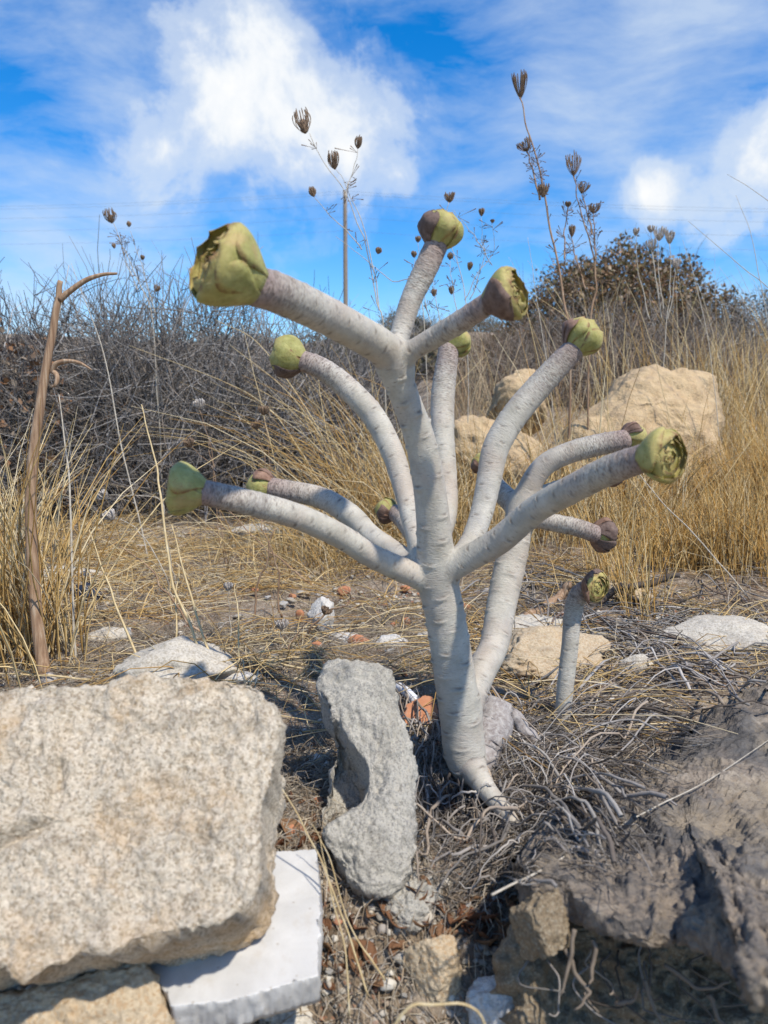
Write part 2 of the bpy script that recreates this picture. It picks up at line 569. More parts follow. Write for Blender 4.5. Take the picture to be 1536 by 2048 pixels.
# ------------------------------------------------------------------ rocks
def rock_px(name, outline, dfun, tf, tb, mat, p=4.0, nth=200, ns=70, amp=0.004, sc=45, fine=0.0012, fsc=260, seed=0, relief=None, edge=0.0, center=None, parent=None, ndir=None):
    """a stone whose silhouette follows an outline; dfun gives each outline point its depth, tf / tb its thickness"""
    ol = np.array(outline, float)
    if center is None:
        center = ol.mean(0)
    c = np.array(center, float)
    closed = np.vstack([ol, ol[:1]])
    seg = np.linalg.norm(np.diff(closed, axis=0), axis=1)
    s = np.concatenate([[0], np.cumsum(seg)])
    u = np.linspace(0, s[-1], nth, endpoint=False)
    ring = np.stack([np.interp(u, s, closed[:, 0]), np.interp(u, s, closed[:, 1])], 1)
    for _ in range(2):
        ring = 0.5 * ring + 0.25 * (np.roll(ring, 1, 0) + np.roll(ring, -1, 0))
    ringw = np.array([P(a, b, dfun(a, b)) for a, b in ring])
    cw = P(c[0], c[1], dfun(*c))
    A = ringw - ringw.mean(0)
    nrm = np.linalg.svd(A)[2][2]
    if nrm @ (C0 - cw) < 0:
        nrm = -nrm
    if ndir is not None:
        nrm = np.array(ndir, float) / np.linalg.norm(ndir)
    sv = np.sin(np.linspace(0, 1, ns) * math.pi / 2) ** 0.8
    V, pix = [], []
    for side in (1, -1):
        rows = sv if side == 1 else sv[:-1][::-1]
        for r in rows:
            h = (1 - r ** p) ** (1 / p) * (tf if side == 1 else -tb)
            V.append(cw + r * (ringw - cw) + h * nrm)
            pix.append(np.c_[c + r * (ring - c), np.full(nth, r * side)])
    V = np.concatenate(V)
    pix = np.concatenate(pix)
    m_ = len(V) // nth
    idx = np.arange(len(V)).reshape(m_, nth)
    nx = np.roll(idx, -1, 1)
    F = np.stack([idx[:-1], idx[1:], nx[1:], nx[:-1]], -1).reshape(-1, 4)
    # outward direction, then layered displacement
    ctr = cw - nrm * (tb - tf) * 0.5
    Nn = np.cross(V[F[:, 2]] - V[F[:, 0]], V[F[:, 3]] - V[F[:, 1]])
    vn = np.zeros_like(V)
    for k in range(4):
        np.add.at(vn, F[:, k], Nn)
    vn /= np.linalg.norm(vn, axis=1, keepdims=True) + 1e-12
    flip = np.sign(((V - ctr) * vn).sum(1).mean())
    vn *= flip
    if flip < 0:
        F = F[:, ::-1]
    if relief is not None:
        fr = pix[:, 2] >= 0
        V[fr] += nrm * relief(pix[fr, 0], pix[fr, 1])[:, None]
    rim = np.sin(np.clip(np.abs(pix[:, 2]), 0, 1) * math.pi / 2)
    V = V + vn * (amp * fbm(V * sc, 4, seed) + fine * fbm(V * fsc, 3, seed + 9, 0.6))[:, None]
    return mesh_np(name, V, F, MATS[mat], parent)


def ico(sub):
    import bmesh
    bm = bmesh.new()
    bmesh.ops.create_icosphere(bm, subdivisions=sub, radius=1)
    V = np.array([v.co[:] for v in bm.verts])
    F = np.array([[v.index for v in f.verts] for f in bm.faces])
    bm.free()
    return V, F


ICO = {k: ico(k) for k in (2, 3, 4, 5, 6)}


def blob(name, ctr, size, mat, sub=4, seed=0, cuts=9, amp=0.08, rot=0.0, parent=None, tilt=0.0, fine=0.0):
    """angular weathered stone: a ball trimmed by planes, then roughened"""
    V, F = ICO[sub]
    V = V.copy()
    r = np.random.default_rng(seed)
    for k in range(cuts):
        n_ = r.normal(size=3)
        n_ /= np.linalg.norm(n_)
        cc = r.uniform(0.55, 0.85)
        V -= np.maximum(0, V @ n_ - cc)[:, None] * n_ * 0.92
    V *= 1 + amp * fbm(V * 2.2 + seed, 4, seed % 97)[:, None]
    if fine:
        V *= 1 + fine * fbm(V * 11 + seed, 3, seed % 89, 0.6)[:, None]
    V = V * np.asarray(size) * 0.5
    M = (Matrix.Rotation(rot, 3, 'Z') @ Matrix.Rotation(tilt, 3, 'X'))
    V = V @ np.array(M).T + np.asarray(ctr)
    return mesh_np(name, V, F, MATS[mat], parent)


def pstone(name, px, py, wpx, hpx, mat, label, cat='stone', group=None, sub=4, seed=0, sink=0.3, dep=1.0, rot=0.0, **kw):
    """stone resting on the ground; (px,py) the middle of its lower edge in the photo, wpx x hpx its seen size"""
    q = G1(px, py)
    d = (q - C0) @ FWD
    wd, hh = wpx * d / FPX, hpx * d / FPX
    sz = np.array([wd, wd * 0.75 * dep, hh * 1.15])
    ctr = q + np.array([0, sz[1] * 0.30, sz[2] * (0.5 - sink)])
    o = blob(name, ctr, sz * 1.12, mat, sub, seed, rot=rot, **kw)
    return tag(o, label, cat, group)


# big granite block leaning back over the marble slab
tag(rock_px('granite_block', [(-260, 1420), (-120, 1400), (0, 1393), (160, 1385), (330, 1369), (470, 1366), (520, 1378), (545, 1420), (552, 1480), (548, 1560), (528, 1620), (518, 1690),
                              (515, 1760), (500, 1815), (468, 1848), (400, 1868), (320, 1882), (240, 1900), (170, 1912), (110, 1940), (60, 1962), (0, 1945), (-120, 1960), (-260, 1900)],
            lambda a, b: 0.372 + 0.00016 * (1960 - b), 0.012, 0.060, 'granite', p=14, nth=310, ns=100, amp=0.0042, sc=34, fine=0.0021, fsc=170, seed=3,
            center=(150, 1660),
            relief=lambda a, b: -0.010 * sstep(250, 120, a + 0.28 * (b - 1640)) * sstep(1480, 1700, b) * sstep(1860, 1690, b + 0.35 * a) * 0 - 0.006 * np.exp(-((a - 130 + 0.1 * (b - 1600)) / 9) ** 2) * sstep(1420, 1560, b) * sstep(1700, 1600, b)
            - 0.006 * np.exp(-((b - 1690 + 0.45 * (a - 60)) / 9) ** 2) * sstep(140, 90, a)
            + 0.007 * sstep(150, 110, a + 0.1 * (b - 1600)) * sstep(1700, 1660, b + 0.45 * (a - 60)) * sstep(1400, 1440, b)),
    'large rough granite block resting on the white marble slab', 'rock')

# marble slab under it
def slab():
    top = [(250, 1730), (470, 1706), (632, 1698), (640, 1790), (636, 1950), (470, 2000), (345, 2012), (300, 1930), (235, 1800)]
    dd = {}
    pts = []
    for a, b in top:
        pts.append(P(a, b, 0.405 + 0.00032 * (1990 - b)))
    pts = np.array(pts)
    n_ = np.cross(pts[2] - pts[0], pts[4] - pts[2])
    n_ /= np.linalg.norm(n_)
    if n_[2] < 0:
        n_ = -n_
    return pts, n_


def plate(name, pts, n_, thick, mat, nth=160, ns=26, rough=0.0012, seed=0, parent=None, top_rough=0.00025, curve=0.0):
    """flat broken piece: smooth faces, rough broken edge"""
    pts = np.asarray(pts)
    cl = np.vstack([pts, pts[:1]])
    s = np.concatenate([[0], np.cumsum(np.linalg.norm(np.diff(cl, axis=0), axis=1))])
    u = np.linspace(0, s[-1], nth, endpoint=False)
    ring = np.stack([np.interp(u, s, cl[:, k]) for k in range(3)], 1)
    c = ring.mean(0)
    out = ring - c
    ln = np.linalg.norm(out, axis=1, keepdims=True)
    out /= ln
    rows = [c + r * (ring - c) for r in np.r_[np.linspace(0.001, 0.985, ns - 1), 0.996]]
    rows.append(ring - n_ * 0.0004)
    for k in range(1, 6):
        rows.append(ring - n_ * thick * k / 6 + out * rough * 0.8 * math.sin(math.pi * k / 6))
    rows.append(ring * 1.0 - n_ * thick)
    rows += [c - n_ * thick + r * (ring - c) for r in np.linspace(0.97, 0.001, 6)]
    V = np.concatenate(rows)
    m_ = len(rows)
    idx = np.arange(len(V)).reshape(m_, nth)
    nx = np.roll(idx, -1, 1)
    F = np.stack([idx[:-1], nx[:-1], nx[1:], idx[1:]], -1).reshape(-1, 4)
    w_ = np.zeros(m_)
    w_[ns - 1:ns + 8] = 1
    W_ = np.repeat(w_, nth)[:, None]
    j = fbm(V * 210, 5, seed, 0.7)[:, None]
    V = V + W_ * np.tile(out, (m_, 1)) * rough * j + n_ * top_rough * fbm(V * 60, 3, seed + 4)[:, None]
    if curve:
        L = ln.max()
        rr = ((V - c) @ (np.cross(n_, out[0])))
        V = V - n_ * (curve * (rr / L) ** 2)[:, None]
    f0 = np.cross(V[F[:, 1]] - V[F[:, 0]], V[F[:, 3]] - V[F[:, 0]])[: ns * nth].mean(0)
    if f0 @ n_ < 0:
        F = F[:, ::-1]
    return mesh_np(name, V, F, MATS[mat], parent)


pts, n_ = slab()
tag(plate('marble_slab', pts, n_, 0.021, 'marble', 420, 40, 0.0009, 8, top_rough=0.00008), 'smooth white marble slab with a broken edge under the granite block', 'slab')

tag(rock_px('brown_stone', [(-160, 2015), (-40, 1995), (90, 1975), (200, 1940), (290, 1912), (318, 1950), (338, 2030), (345, 2120), (340, 2260), (-160, 2260)],
            lambda a, b: 0.398 + 0.00012 * (2048 - b), 0.008, 0.03, 'tan_rock', p=3.5, nth=200, ns=60, amp=0.003, sc=50, fine=0.001, seed=21, center=(120, 2090)),
    'brownish rough stone in the shade under the granite block', 'rock')

# hollowed grey lump
def grey_relief(a, b):
    ex = (a - (694 + 0.36 * (b - 1475))) + 10 * np.sin(b / 23)
    hol = sstep(6, -16, ex) * sstep(1462, 1486, b) * sstep(1650, 1590, b + 0.6 * (a - 700))
    head = np.exp(-((a - 722) / 70) ** 2 - ((b - 1395) / 60) ** 2)
    ridge = np.exp(-((a - (775 + 0.1 * (b - 1500))) / 32) ** 2) * sstep(1420, 1480, b) * sstep(1680, 1600, b)
    low = np.exp(-((a - 735) / 80) ** 2 - ((b - 1690) / 70) ** 2)
    cr = -0.004 * np.exp(-((b - 1610 - 0.5 * (a - 690)) / 8) ** 2) * sstep(680, 690, a) * sstep(730, 710, a)
    return -0.042 * hol + 0.008 * head + 0.006 * ridge + 0.008 * low + cr


gl_base = gdepth(770, 1800)
tag(rock_px('grey_lump', [(636, 1375), (652, 1342), (690, 1326), (735, 1328), (775, 1345), (797, 1390), (802, 1440), (815, 1500), (830, 1560), (826, 1640), (830, 1690), (822, 1745), (790, 1790),
                          (752, 1800), (716, 1792), (682, 1750), (655, 1700), (643, 1625), (655, 1580), (664, 1520), (676, 1478), (652, 1430)],
            lambda a, b: gl_base - 0.006 + 0.00026 * (1800 - b), 0.014, 0.030, 'grey_rock', p=5.0, nth=230, ns=95, amp=0.0035, sc=48, fine=0.0016, fsc=230, seed=5,
            center=(742, 1590), relief=grey_relief),
    'hollowed lump of grey weathered mortar beside the succulent trunk', 'rock')
gcl = gdepth(815, 1850)
tag(rock_px('crumbled_lump', [(765, 1742), (800, 1700), (845, 1712), (872, 1760), (884, 1810), (866, 1846), (815, 1858), (772, 1840), (758, 1790)],
            lambda a, b: gcl - 0.002 + 0.0004 * (1850 - b), 0.012, 0.02, 'grey_rock', p=2.5, nth=140, ns=50, amp=0.003, sc=60, fine=0.002, fsc=240, seed=15),
    'crumbly pale grey lump at the foot of the hollowed mortar lump', 'rock')

# terracotta shard and white scrap leaning on the lump
sh = [(806, 1432), (815, 1408), (850, 1388), (866, 1394), (878, 1425), (880, 1440), (846, 1452), (832, 1460), (812, 1448)]
spts = np.array([P(a, b, gdepth(840, 1462) + 0.0005 * (1462 - b)) for a, b in sh])
n_ = np.cross(spts[2] - spts[0], spts[5] - spts[2]); n_ *= np.sign(n_ @ (C0 - spts[0])) / np.linalg.norm(n_)
tag(plate('terracotta_shard', spts, n_, 0.008, 'terracotta', 120, 18, 0.0012, 12, top_rough=0.0006, curve=0.002), 'broken orange terracotta roof tile shard beside the grey trunk', 'tile shard')
q0, q1 = G1(796, 1372, 0.008), G1(832, 1402, 0.006)
tag(tube('white_scrap', [q0, (q0 + q1) / 2 + [0, 0, .001], q1], [0.0045, 0.0055, 0.005], MATS['white_plastic'], None, 14, 6), 'small white translucent scrap lying behind the terracotta shard', 'scrap')

# other stones of the foreground and middle ground
ST = [
    ('pale_boulder', 350, 1372, 270, 118, 'pale_rock', 'flat pale rock behind the granite block under straw', 5, 31, .42),
    ('pale_stone', 215, 1285, 90, 34, 'pale_rock', 'low pale stone among straw by the thick brown stalk', 4, 131, .3),
    ('knobbly_stone', 645, 1268, 54, 70, 'white_rock', 'knobbly upright white stone on the gravel with a seed head before it', 5, 32, .12),
    ('tan_rock', 1100, 1352, 260, 92, 'tan_rock', 'long tan granular rock behind the small young succulent', 6, 33, .3),
    ('flat_white_rock', 1075, 1278, 170, 40, 'pale_rock', 'flat white rock behind the long tan rock', 5, 34, .3),
    ('chalky_rock', 1440, 1302, 250, 66, 'pale_rock', 'broad chalky white rock at the foot of the golden grass', 5, 35, .3),
    ('tan_flat_stone', 1240, 1205, 125, 42, 'tan_rock', 'flat tan stone behind the young succulent under dark twigs', 4, 36, .3),
    ('round_stone', 1275, 1352, 62, 48, 'pale_rock', 'small rounded pale stone among dark twigs', 4, 37, .3),
    ('beige_stone', 880, 1995, 135, 125, 'tan_rock', 'coarse beige stone standing beside the white crystalline stone', 6, 38, .25),
    ('crystalline_stone', 985, 2062, 135, 110, 'white_rock', 'white crystalline stone beside the coarse beige stone', 6, 39, .25),
    ('sandy_stone', 560, 2058, 150, 66, 'pale_rock', 'flat sandy stone lying in front of the marble slab', 5, 40, .35),
    ('pinkish_stone', 385, 2090, 120, 75, 'pale_rock', 'rounded pinkish stone below the corner of the marble slab', 5, 41, .3),
    ('broken_stone', 690, 1285, 60, 20, 'white_rock', 'thin white stone lying flat on gravel before the knobbly stone', 4, 42, .3),
    ('tucked_stone', 780, 1296, 62, 26, 'white_rock', 'small white stone half sunk beside the trunk', 4, 43, .3),
    ('white_pebble', 1222, 1420, 26, 26, 'white_rock', 'round white pebble among grey wiry stems', 4, 44, .2),
    ('quartz_chip', 1052, 1400, 18, 14, 'white_rock', 'tiny bright white chip on dark litter behind the trunk', 3, 45, .2),
    ('foam_crumb', 1115, 1885, 30, 36, 'white_rock', 'small bright white crumb stuck on the earth clod', 4, 46, .0),
    ('mortar_chunk', 480, 1372, 90, 30, 'white_rock', 'white mortar chunk behind the top edge of the granite block', 4, 47, .3),
    ('sunlit_stone', 130, 1165, 130, 34, 'pale_rock', 'pale sunlit stone under the left grass tuft', 4, 48, .3),
    ('hidden_stone', 520, 1078, 120, 30, 'pale_rock', 'pale stone under straw before the grey shrub', 4, 49, .3),
]
for (nm, px, py, wp, hp, mt, lb, sb, sd, sk) in ST:
    pstone(nm, px, py, wp, hp, mt, lb, 'stone', None, sb, sd, sk, amp=0.10, fine=0.035 if sb >= 5 else 0.02)
for i, (px, py, wp, hp, lb) in enumerate([(930, 1225, 26, 22, 'orange tile chip behind the trunk'), (715, 1290, 44, 20, 'flat orange tile chip on the gravel before the knobbly stone'),
                                          (1020, 1255, 30, 14, 'orange tile chip above the long tan rock'), (600, 1240, 22, 24, 'tilted orange tile chip beside the knobbly stone'),
                                          (635, 1618, 36, 26, 'reddish tile chip between granite block and grey lump'), (812, 1248, 20, 14, 'little orange tile chip left of the trunk'),
                                          (690, 1190, 30, 18, 'orange tile chip under bent straw'), (590, 1668, 40, 20, 'brown red tile chip in litter above the marble slab')]):
    pstone('tile_chip', px, py, wp, hp, 'terracotta', lb, 'tile chip', None, 3, 60 + i, 0.25, cuts=12)

# boulders on the slope behind
for (ol, dd, tf, lb, sd) in [
        ([(1040, 1000), (1075, 935), (1130, 880), (1185, 840), (1225, 795), (1290, 774), (1350, 776), (1400, 806), (1425, 880), (1430, 990), (1330, 1060), (1150, 1070)], 2.0, .22, 'broad tan boulder half buried behind the golden grass', 71),
        ([(870, 960), (885, 890), (930, 862), (1000, 868), (1060, 890), (1090, 940), (1060, 1000), (930, 1010)], 1.95, .14, 'low tan boulder behind the trunk under dry grass', 73),
        ([(960, 850), (985, 790), (1020, 756), (1060, 752), (1090, 790), (1085, 850), (1020, 870)], 2.35, .12, 'small tan boulder above the low one, below the dry shrubs', 74)]:
    tag(rock_px('boulder', ol, lambda a, b, dd=dd: dd + .0012 * (900 - b) * .5, tf, .25, 'boulder', p=2.6, nth=110, ns=38, amp=.022, sc=7, fine=.005, fsc=45, seed=sd), lb, 'boulder')

# ------------------------------------------------------------------ the succulent
m, t = newmat('stem_skin')
sco = attr(t, 'stemco', 'Vector')
tip = attr(t, 'tipd', 'Fac')
scar = attr(t, 'scar', 'Fac')
n1 = t.noise(sco, 60, 4, 0.6)
n2 = t.noise(t.vmath('MULTIPLY', sco, (1, 1, 3.2)), 330, 4, 0.6)
n3 = t.noise(sco, 22, 3, 0.55)
c = t.mix(t.ramp(n1, [(0.3, 0), (0.7, 1)]), (0.40, 0.37, 0.305), (0.56, 0.525, 0.45))
c = t.mix(t.math('MULTIPLY', t.ramp(n3, [(0.46, 0), (0.66, 1)]), 0.38), c, (0.40, 0.30, 0.24))
c = t.mix(t.math('MULTIPLY', t.ramp(t.noise(sco, 35, 4, 0.6), [(0.52, 0), (0.7, 1)]), 0.4), c, (0.30, 0.29, 0.28))
near = t.math('SUBTRACT', 1.0, t.math('DIVIDE', tip, 0.075), clamp=True)
near2 = t.math('SUBTRACT', 1.0, t.math('DIVIDE', tip, 0.028), clamp=True)
pat = t.math('MULTIPLY', near, t.ramp(n2, [(0.40, 0.0), (0.62, 1.0)]))
c = t.mix(t.math('MULTIPLY', pat, 0.55), c, (0.25, 0.18, 0.16))
c = t.mix(t.math('MULTIPLY', near2, t.ramp(n1, [(0.3, 0.35), (0.7, 0.85)])), c, (0.25, 0.155, 0.14))
ring = t.math('MULTIPLY', t.ramp(n2, [(0.50, 0), (0.68, 1)]), t.math('ADD', t.math('MULTIPLY', near, 0.5), 0.22))
c = t.mix(ring, c, (0.20, 0.165, 0.14))
fl1 = t.voro(t.vmath('MULTIPLY', sco, (0.75, 0.75, 2.3)), 150)
fl2 = t.voro(t.vmath('MULTIPLY', sco, (0.8, 0.8, 3.0)), 330)
fk = t.math('MAXIMUM', t.math('MULTIPLY', t.ramp(fl1, [(0.12, 1), (0.26, 0)]), t.ramp(n1, [(0.42, 0.0), (0.65, 0.55)])), t.math('MULTIPLY', t.ramp(fl2, [(0.22, 1), (0.42, 0)]), t.math('MULTIPLY', near, 0.85)))
c = t.mix(fk, c, (0.15, 0.115, 0.09))
c = t.mix(t.math('MULTIPLY', scar, 1.25, clamp=True), c, (0.085, 0.06, 0.045))
finish(t, c, 0.62, bump=t.math('SUBTRACT', t.math('SUBTRACT', n2, t.math('MULTIPLY', scar, 0.8)), t.math('MULTIPLY', fk, 0.6)), bs=0.6, bd=0.0013, spec=0.3, sub=(0.06, (0.9, 0.6, 0.4), 0.004))

m, t = newmat('root_bark')
co = geo_co(t)
nn = t.noise(co, 260, 5, 0.65, 0.6)
c = t.mix(t.ramp(nn, [(0.3, 0), (0.7, 1)]), (0.20, 0.165, 0.15), (0.46, 0.43, 0.40))
finish(t, c, 0.8, bump=nn, bs=0.9, bd=0.0018, spec=0.2)

m, t = newmat('leaf_green')
c0_ = attr(t, 'Col')
sp = t.n('ShaderNodeSeparateColor', {0: c0_})
co = geo_co(t)
lo = t.noise(co, 120, 3)
c = t.mix(t.ramp(lo, [(0.3, 0), (0.7, 1)]), (0.26, 0.25, 0.075), (0.42, 0.395, 0.15))
tipf = t.math('ADD', sp.outputs[0], t.math('MULTIPLY', t.math('SUBTRACT', lo, 0.5), 0.3))
c = t.mix(t.math('MULTIPLY', t.ramp(tipf, [(0.60, 0), (0.98, 1)]), 0.6), c, (0.47, 0.36, 0.13))
mg = t.math('MAXIMUM', t.ramp(sp.outputs[1], [(0.80, 0), (0.97, 1)]), t.ramp(sp.outputs[0], [(0.88, 0), (0.98, 1)]))
c = t.mix(t.math('MULTIPLY', t.math('MULTIPLY', mg, t.ramp(t.noise(co, 170, 3), [(0.42, 0), (0.58, 1)])), 0.85), c, (0.19, 0.075, 0.045))
sv_ = t.voro(co, 420)
spk = t.math('MULTIPLY', t.math('LESS_THAN', sv_, 0.20), t.math('GREATER_THAN', t.noise(co, 150, 3), 0.54))
c = t.mix(t.math('MULTIPLY', spk, 0.6), c, (0.24, 0.15, 0.05))
wr = t.noise(co, 260, 5, 0.65, 0.8)
c = t.mix(t.math('MULTIPLY', t.ramp(wr, [(0.50, 0), (0.70, 1)]), 0.45), c, (0.20, 0.15, 0.045))
c = t.mix(t.math('MULTIPLY', t.ramp(t.noise(co, 55, 3), [(0.55, 0), (0.7, 1)]), 0.45), c, (0.44, 0.27, 0.13))
finish(t, c, 0.6, bump=wr, bs=0.5, bd=0.0016, spec=0.25, sub=(0.10, (0.6, 0.7, 0.2), 0.004))

m, t = newmat('leaf_dry')
co = geo_co(t)
nn = t.noise(co, 190, 5, 0.65)
pk = t.n('ShaderNodeObjectInfo').outputs['Random']
c = t.mix(pk, (0.12, 0.082, 0.072), (0.30, 0.165, 0.105))
c = t.mix(t.ramp(nn, [(0.3, 0), (0.7, 1)]), t.mix(1.0, c, (0.5, 0.48, 0.48), 'MULTIPLY'), t.mix(0.25, c, (0.40, 0.31, 0.25)))
finish(t, c, 0.7, bump=nn, bs=0.6, bd=0.0015, spec=0.25)


def leaf_mesh(name, q, form, mat, dry=False, seed=0):
    """one leaf of a unit rosette (axis +Z, radius 1); q 0 outermost .. 1 innermost"""
    r_ = np.random.default_rng(seed)
    nt_, nu = 12, 11
    t_ = np.linspace(0, 1, nt_)[:, None]
    s_ = np.linspace(-1, 1, nu)[None]
    ro = 0.13 + 0.87 * (1 - q) ** 0.95
    if form == 'ball':
        prof = np.where(t_ < 0.55, 0.40 + 0.60 * np.sin(np.clip(t_ / 0.55, 0, 1) * math.pi / 2), 1 - 0.42 * ((t_ - 0.55) / 0.45) ** 2)
        H = 1.62 - 0.22 * q
        wmax = 1.12 + 0.25 * q
    else:
        prof = np.where(t_ < 0.8, 0.46 + 0.54 * np.sin(np.clip(t_ / 0.8, 0, 1) * math.pi / 2), 1 - (0.22 + 0.30 * q) * (np.clip(t_ - 0.8, 0, 1) / 0.2) ** 1.5)
        H = 1.34 - 0.10 * q
        wmax = 1.10 + 0.3 * q
    H *= r_.uniform(0.97, 1.03)
    if dry:
        H *= 0.9
        wmax *= 0.78
    wd = wmax * (0.55 + 0.45 * np.sin(np.clip(t_ / 0.6, 0, 1) * math.pi / 2)) * np.where(t_ > 0.55, np.sqrt(np.clip(1 - ((t_ - 0.55) / 0.453) ** 2.6, 0, 1)), 1)
    wd = np.maximum(wd, 0.03)
    ph = s_ * wd
    wav = 0.03 * np.sin(3 * s_ + r_.uniform(0, 6)) * t_ + 0.035 * s_ ** 2 * t_
    if dry:
        wav = wav + 0.06 * np.sin(5 * s_ + 7 * t_ + r_.uniform(0, 6)) * t_ + 0.05
    rho = ro * prof + wav
    z = H * t_ ** 0.92 - 0.05 * s_ ** 2 * t_
    tipup = 0.025 * np.exp(-(s_ / 0.25) ** 2) * sstep(0.8, 1, t_)
    z = z + tipup
    th = (0.030 if dry else 0.065 + 0.02 * (1 - q)) * np.sqrt(np.clip(1 - s_ ** 4, 0.02, 1)) * np.clip(1.15 - t_ ** 4, 0.15, 1)
    S = []
    for off in (0, -1):
        rr = rho + off * th
        S.append(np.stack([rr * np.cos(ph), rr * np.sin(ph), z * np.ones_like(ph)], -1))
    V = np.concatenate([a.reshape(-1, 3) for a in S])
    n1_ = nt_ * nu
    idx = np.arange(n1_).reshape(nt_, nu)
    Fo = np.stack([idx[:-1, :-1], idx[:-1, 1:], idx[1:, 1:], idx[1:, :-1]], -1).reshape(-1, 4)
    Fi = (Fo + n1_)[:, ::-1]
    loop = np.concatenate([idx[0, :], idx[1:, -1], idx[-1, -2::-1], idx[-2:0:-1, 0]])
    l2 = np.roll(loop, -1)
    Fb = np.stack([l2, loop, loop + n1_, l2 + n1_], -1)
    col = np.zeros((len(V), 3))
    col[:, 0] = np.tile(np.broadcast_to(t_, (nt_, nu)).ravel(), 2)
    col[:, 1] = np.tile(np.broadcast_to(np.abs(s_), (nt_, nu)).ravel(), 2)
    col[:, 2] = r_.uniform()
    me_o = mesh_np(name, V, [Fo, Fi, Fb], MATS[mat], None, col, origin=(0, 0, 0))
    me = me_o.data
    bpy.data.objects.remove(me_o)
    return me


NLEAF = 19
LEAF = {}
for form in ('ball', 'cup'):
    for j in range(NLEAF):
        LEAF[form, j] = leaf_mesh('leaf', max(0, (j - 4) / (NLEAF - 5)) if j > 4 else 0.02 * j, form, 'leaf_green', False, j + (100 if form == 'cup' else 0))
    for j in range(3):
        LEAF[form, 'dry', j] = leaf_mesh('dried_leaf', 0.0, form, 'leaf_dry', True, 300 + j)
prof_ = np.array([(.02, .05), (.42, .08), (.62, .4), (.76, .75), (.76, .96), (.62, 1.08), (.42, 1.10), (.22, 1.12), (.01, 1.18)])
an_ = np.linspace(0, 2 * math.pi, 28, endpoint=False)
bud_v = np.concatenate([np.stack([r0 * (1 + .05 * np.sin(5 * an_ + 9 * z0)) * np.cos(an_), r0 * (1 + .05 * np.sin(5 * an_ + 9 * z0)) * np.sin(an_), z0 + .03 * np.sin(3 * an_ + 20 * r0)], 1) for r0, z0 in prof_])
ix_ = np.arange(len(bud_v)).reshape(len(prof_), 28)
nx_ = np.roll(ix_, -1, 1)
bf = np.stack([ix_[:-1], nx_[:-1], nx_[1:], ix_[1:]], -1).reshape(-1, 4)
_o = mesh_np('rosette', bud_v, bf, MATS['leaf_green'], None, np.tile([0.72, 0.3, 0.5], (len(bud_v), 1)), origin=(0, 0, 0))
BUD = _o.data
bpy.data.objects.remove(_o)


def rosette(parent, base, axis, R, form='ball', dry=(), spin=0.0, seed=0, hs=1.0):
    """dry: angles (degrees about the axis) that carry a dried outer leaf"""
    r_ = np.random.default_rng(seed)
    A = Vector(axis).normalized()
    M = A.to_track_quat('Z', 'Y').to_matrix().to_4x4()
    o = link_mesh('rosette', BUD, parent)
    loc = Vector(np.asarray(base) - np.array(WPOS[parent.name]))
    o.matrix_local = Matrix.Translation(loc) @ M @ Matrix.Rotation(spin, 4, 'Z') @ Matrix.Diagonal((R, R, R * hs, 1))
    for j in range(NLEAF):
        l = link_mesh('leaf', LEAF[form, j], o)
        k = r_.uniform(0.95, 1.06)
        l.matrix_local = Matrix.Rotation(j * 2.39996 + r_.uniform(-.12, .12), 4, 'Z') @ Matrix.Rotation(r_.uniform(-.05, .05), 4, 'Y') @ Matrix.Diagonal((k, k, r_.uniform(0.95, 1.04) if j < 8 else 1, 1))
    for i, a in enumerate(dry):
        l = link_mesh('dried_leaf', LEAF[form, 'dry', i % 3], o)
        k = 1.05 + 0.02 * i
        if isinstance(a, tuple):               # seen direction: angle in the view, amount turned to the viewer
            v = math.cos(rad(a[0])) * RT + math.sin(rad(a[0])) * UP - a[1] * FWD
            lv = M.to_3x3().inverted() @ Vector(v)
            a = math.degrees(math.atan2(lv.y, lv.x) - spin)
        l.matrix_local = Matrix.Rotation(rad(a), 4, 'Z') @ Matrix.Diagonal((k, k, 1.0, 1))
    return o


def branch_path(pts, n=None):
    """pts: (px, py, depth, width_px) -> centre line (world) and radii"""
    pts = np.array(pts, float)
    Wp = np.array([P(a, b, c) for a, b, c, _ in pts])
    r = pts[:, 3] * 0.5 * pts[:, 2] / FPX
    L = np.linalg.norm(np.diff(Wp, axis=0), axis=1).sum()
    n = n or max(12, int(L / 0.0028))
    S = smooth_path(np.c_[Wp, r], n)
    return S[:, :3], S[:, 3]


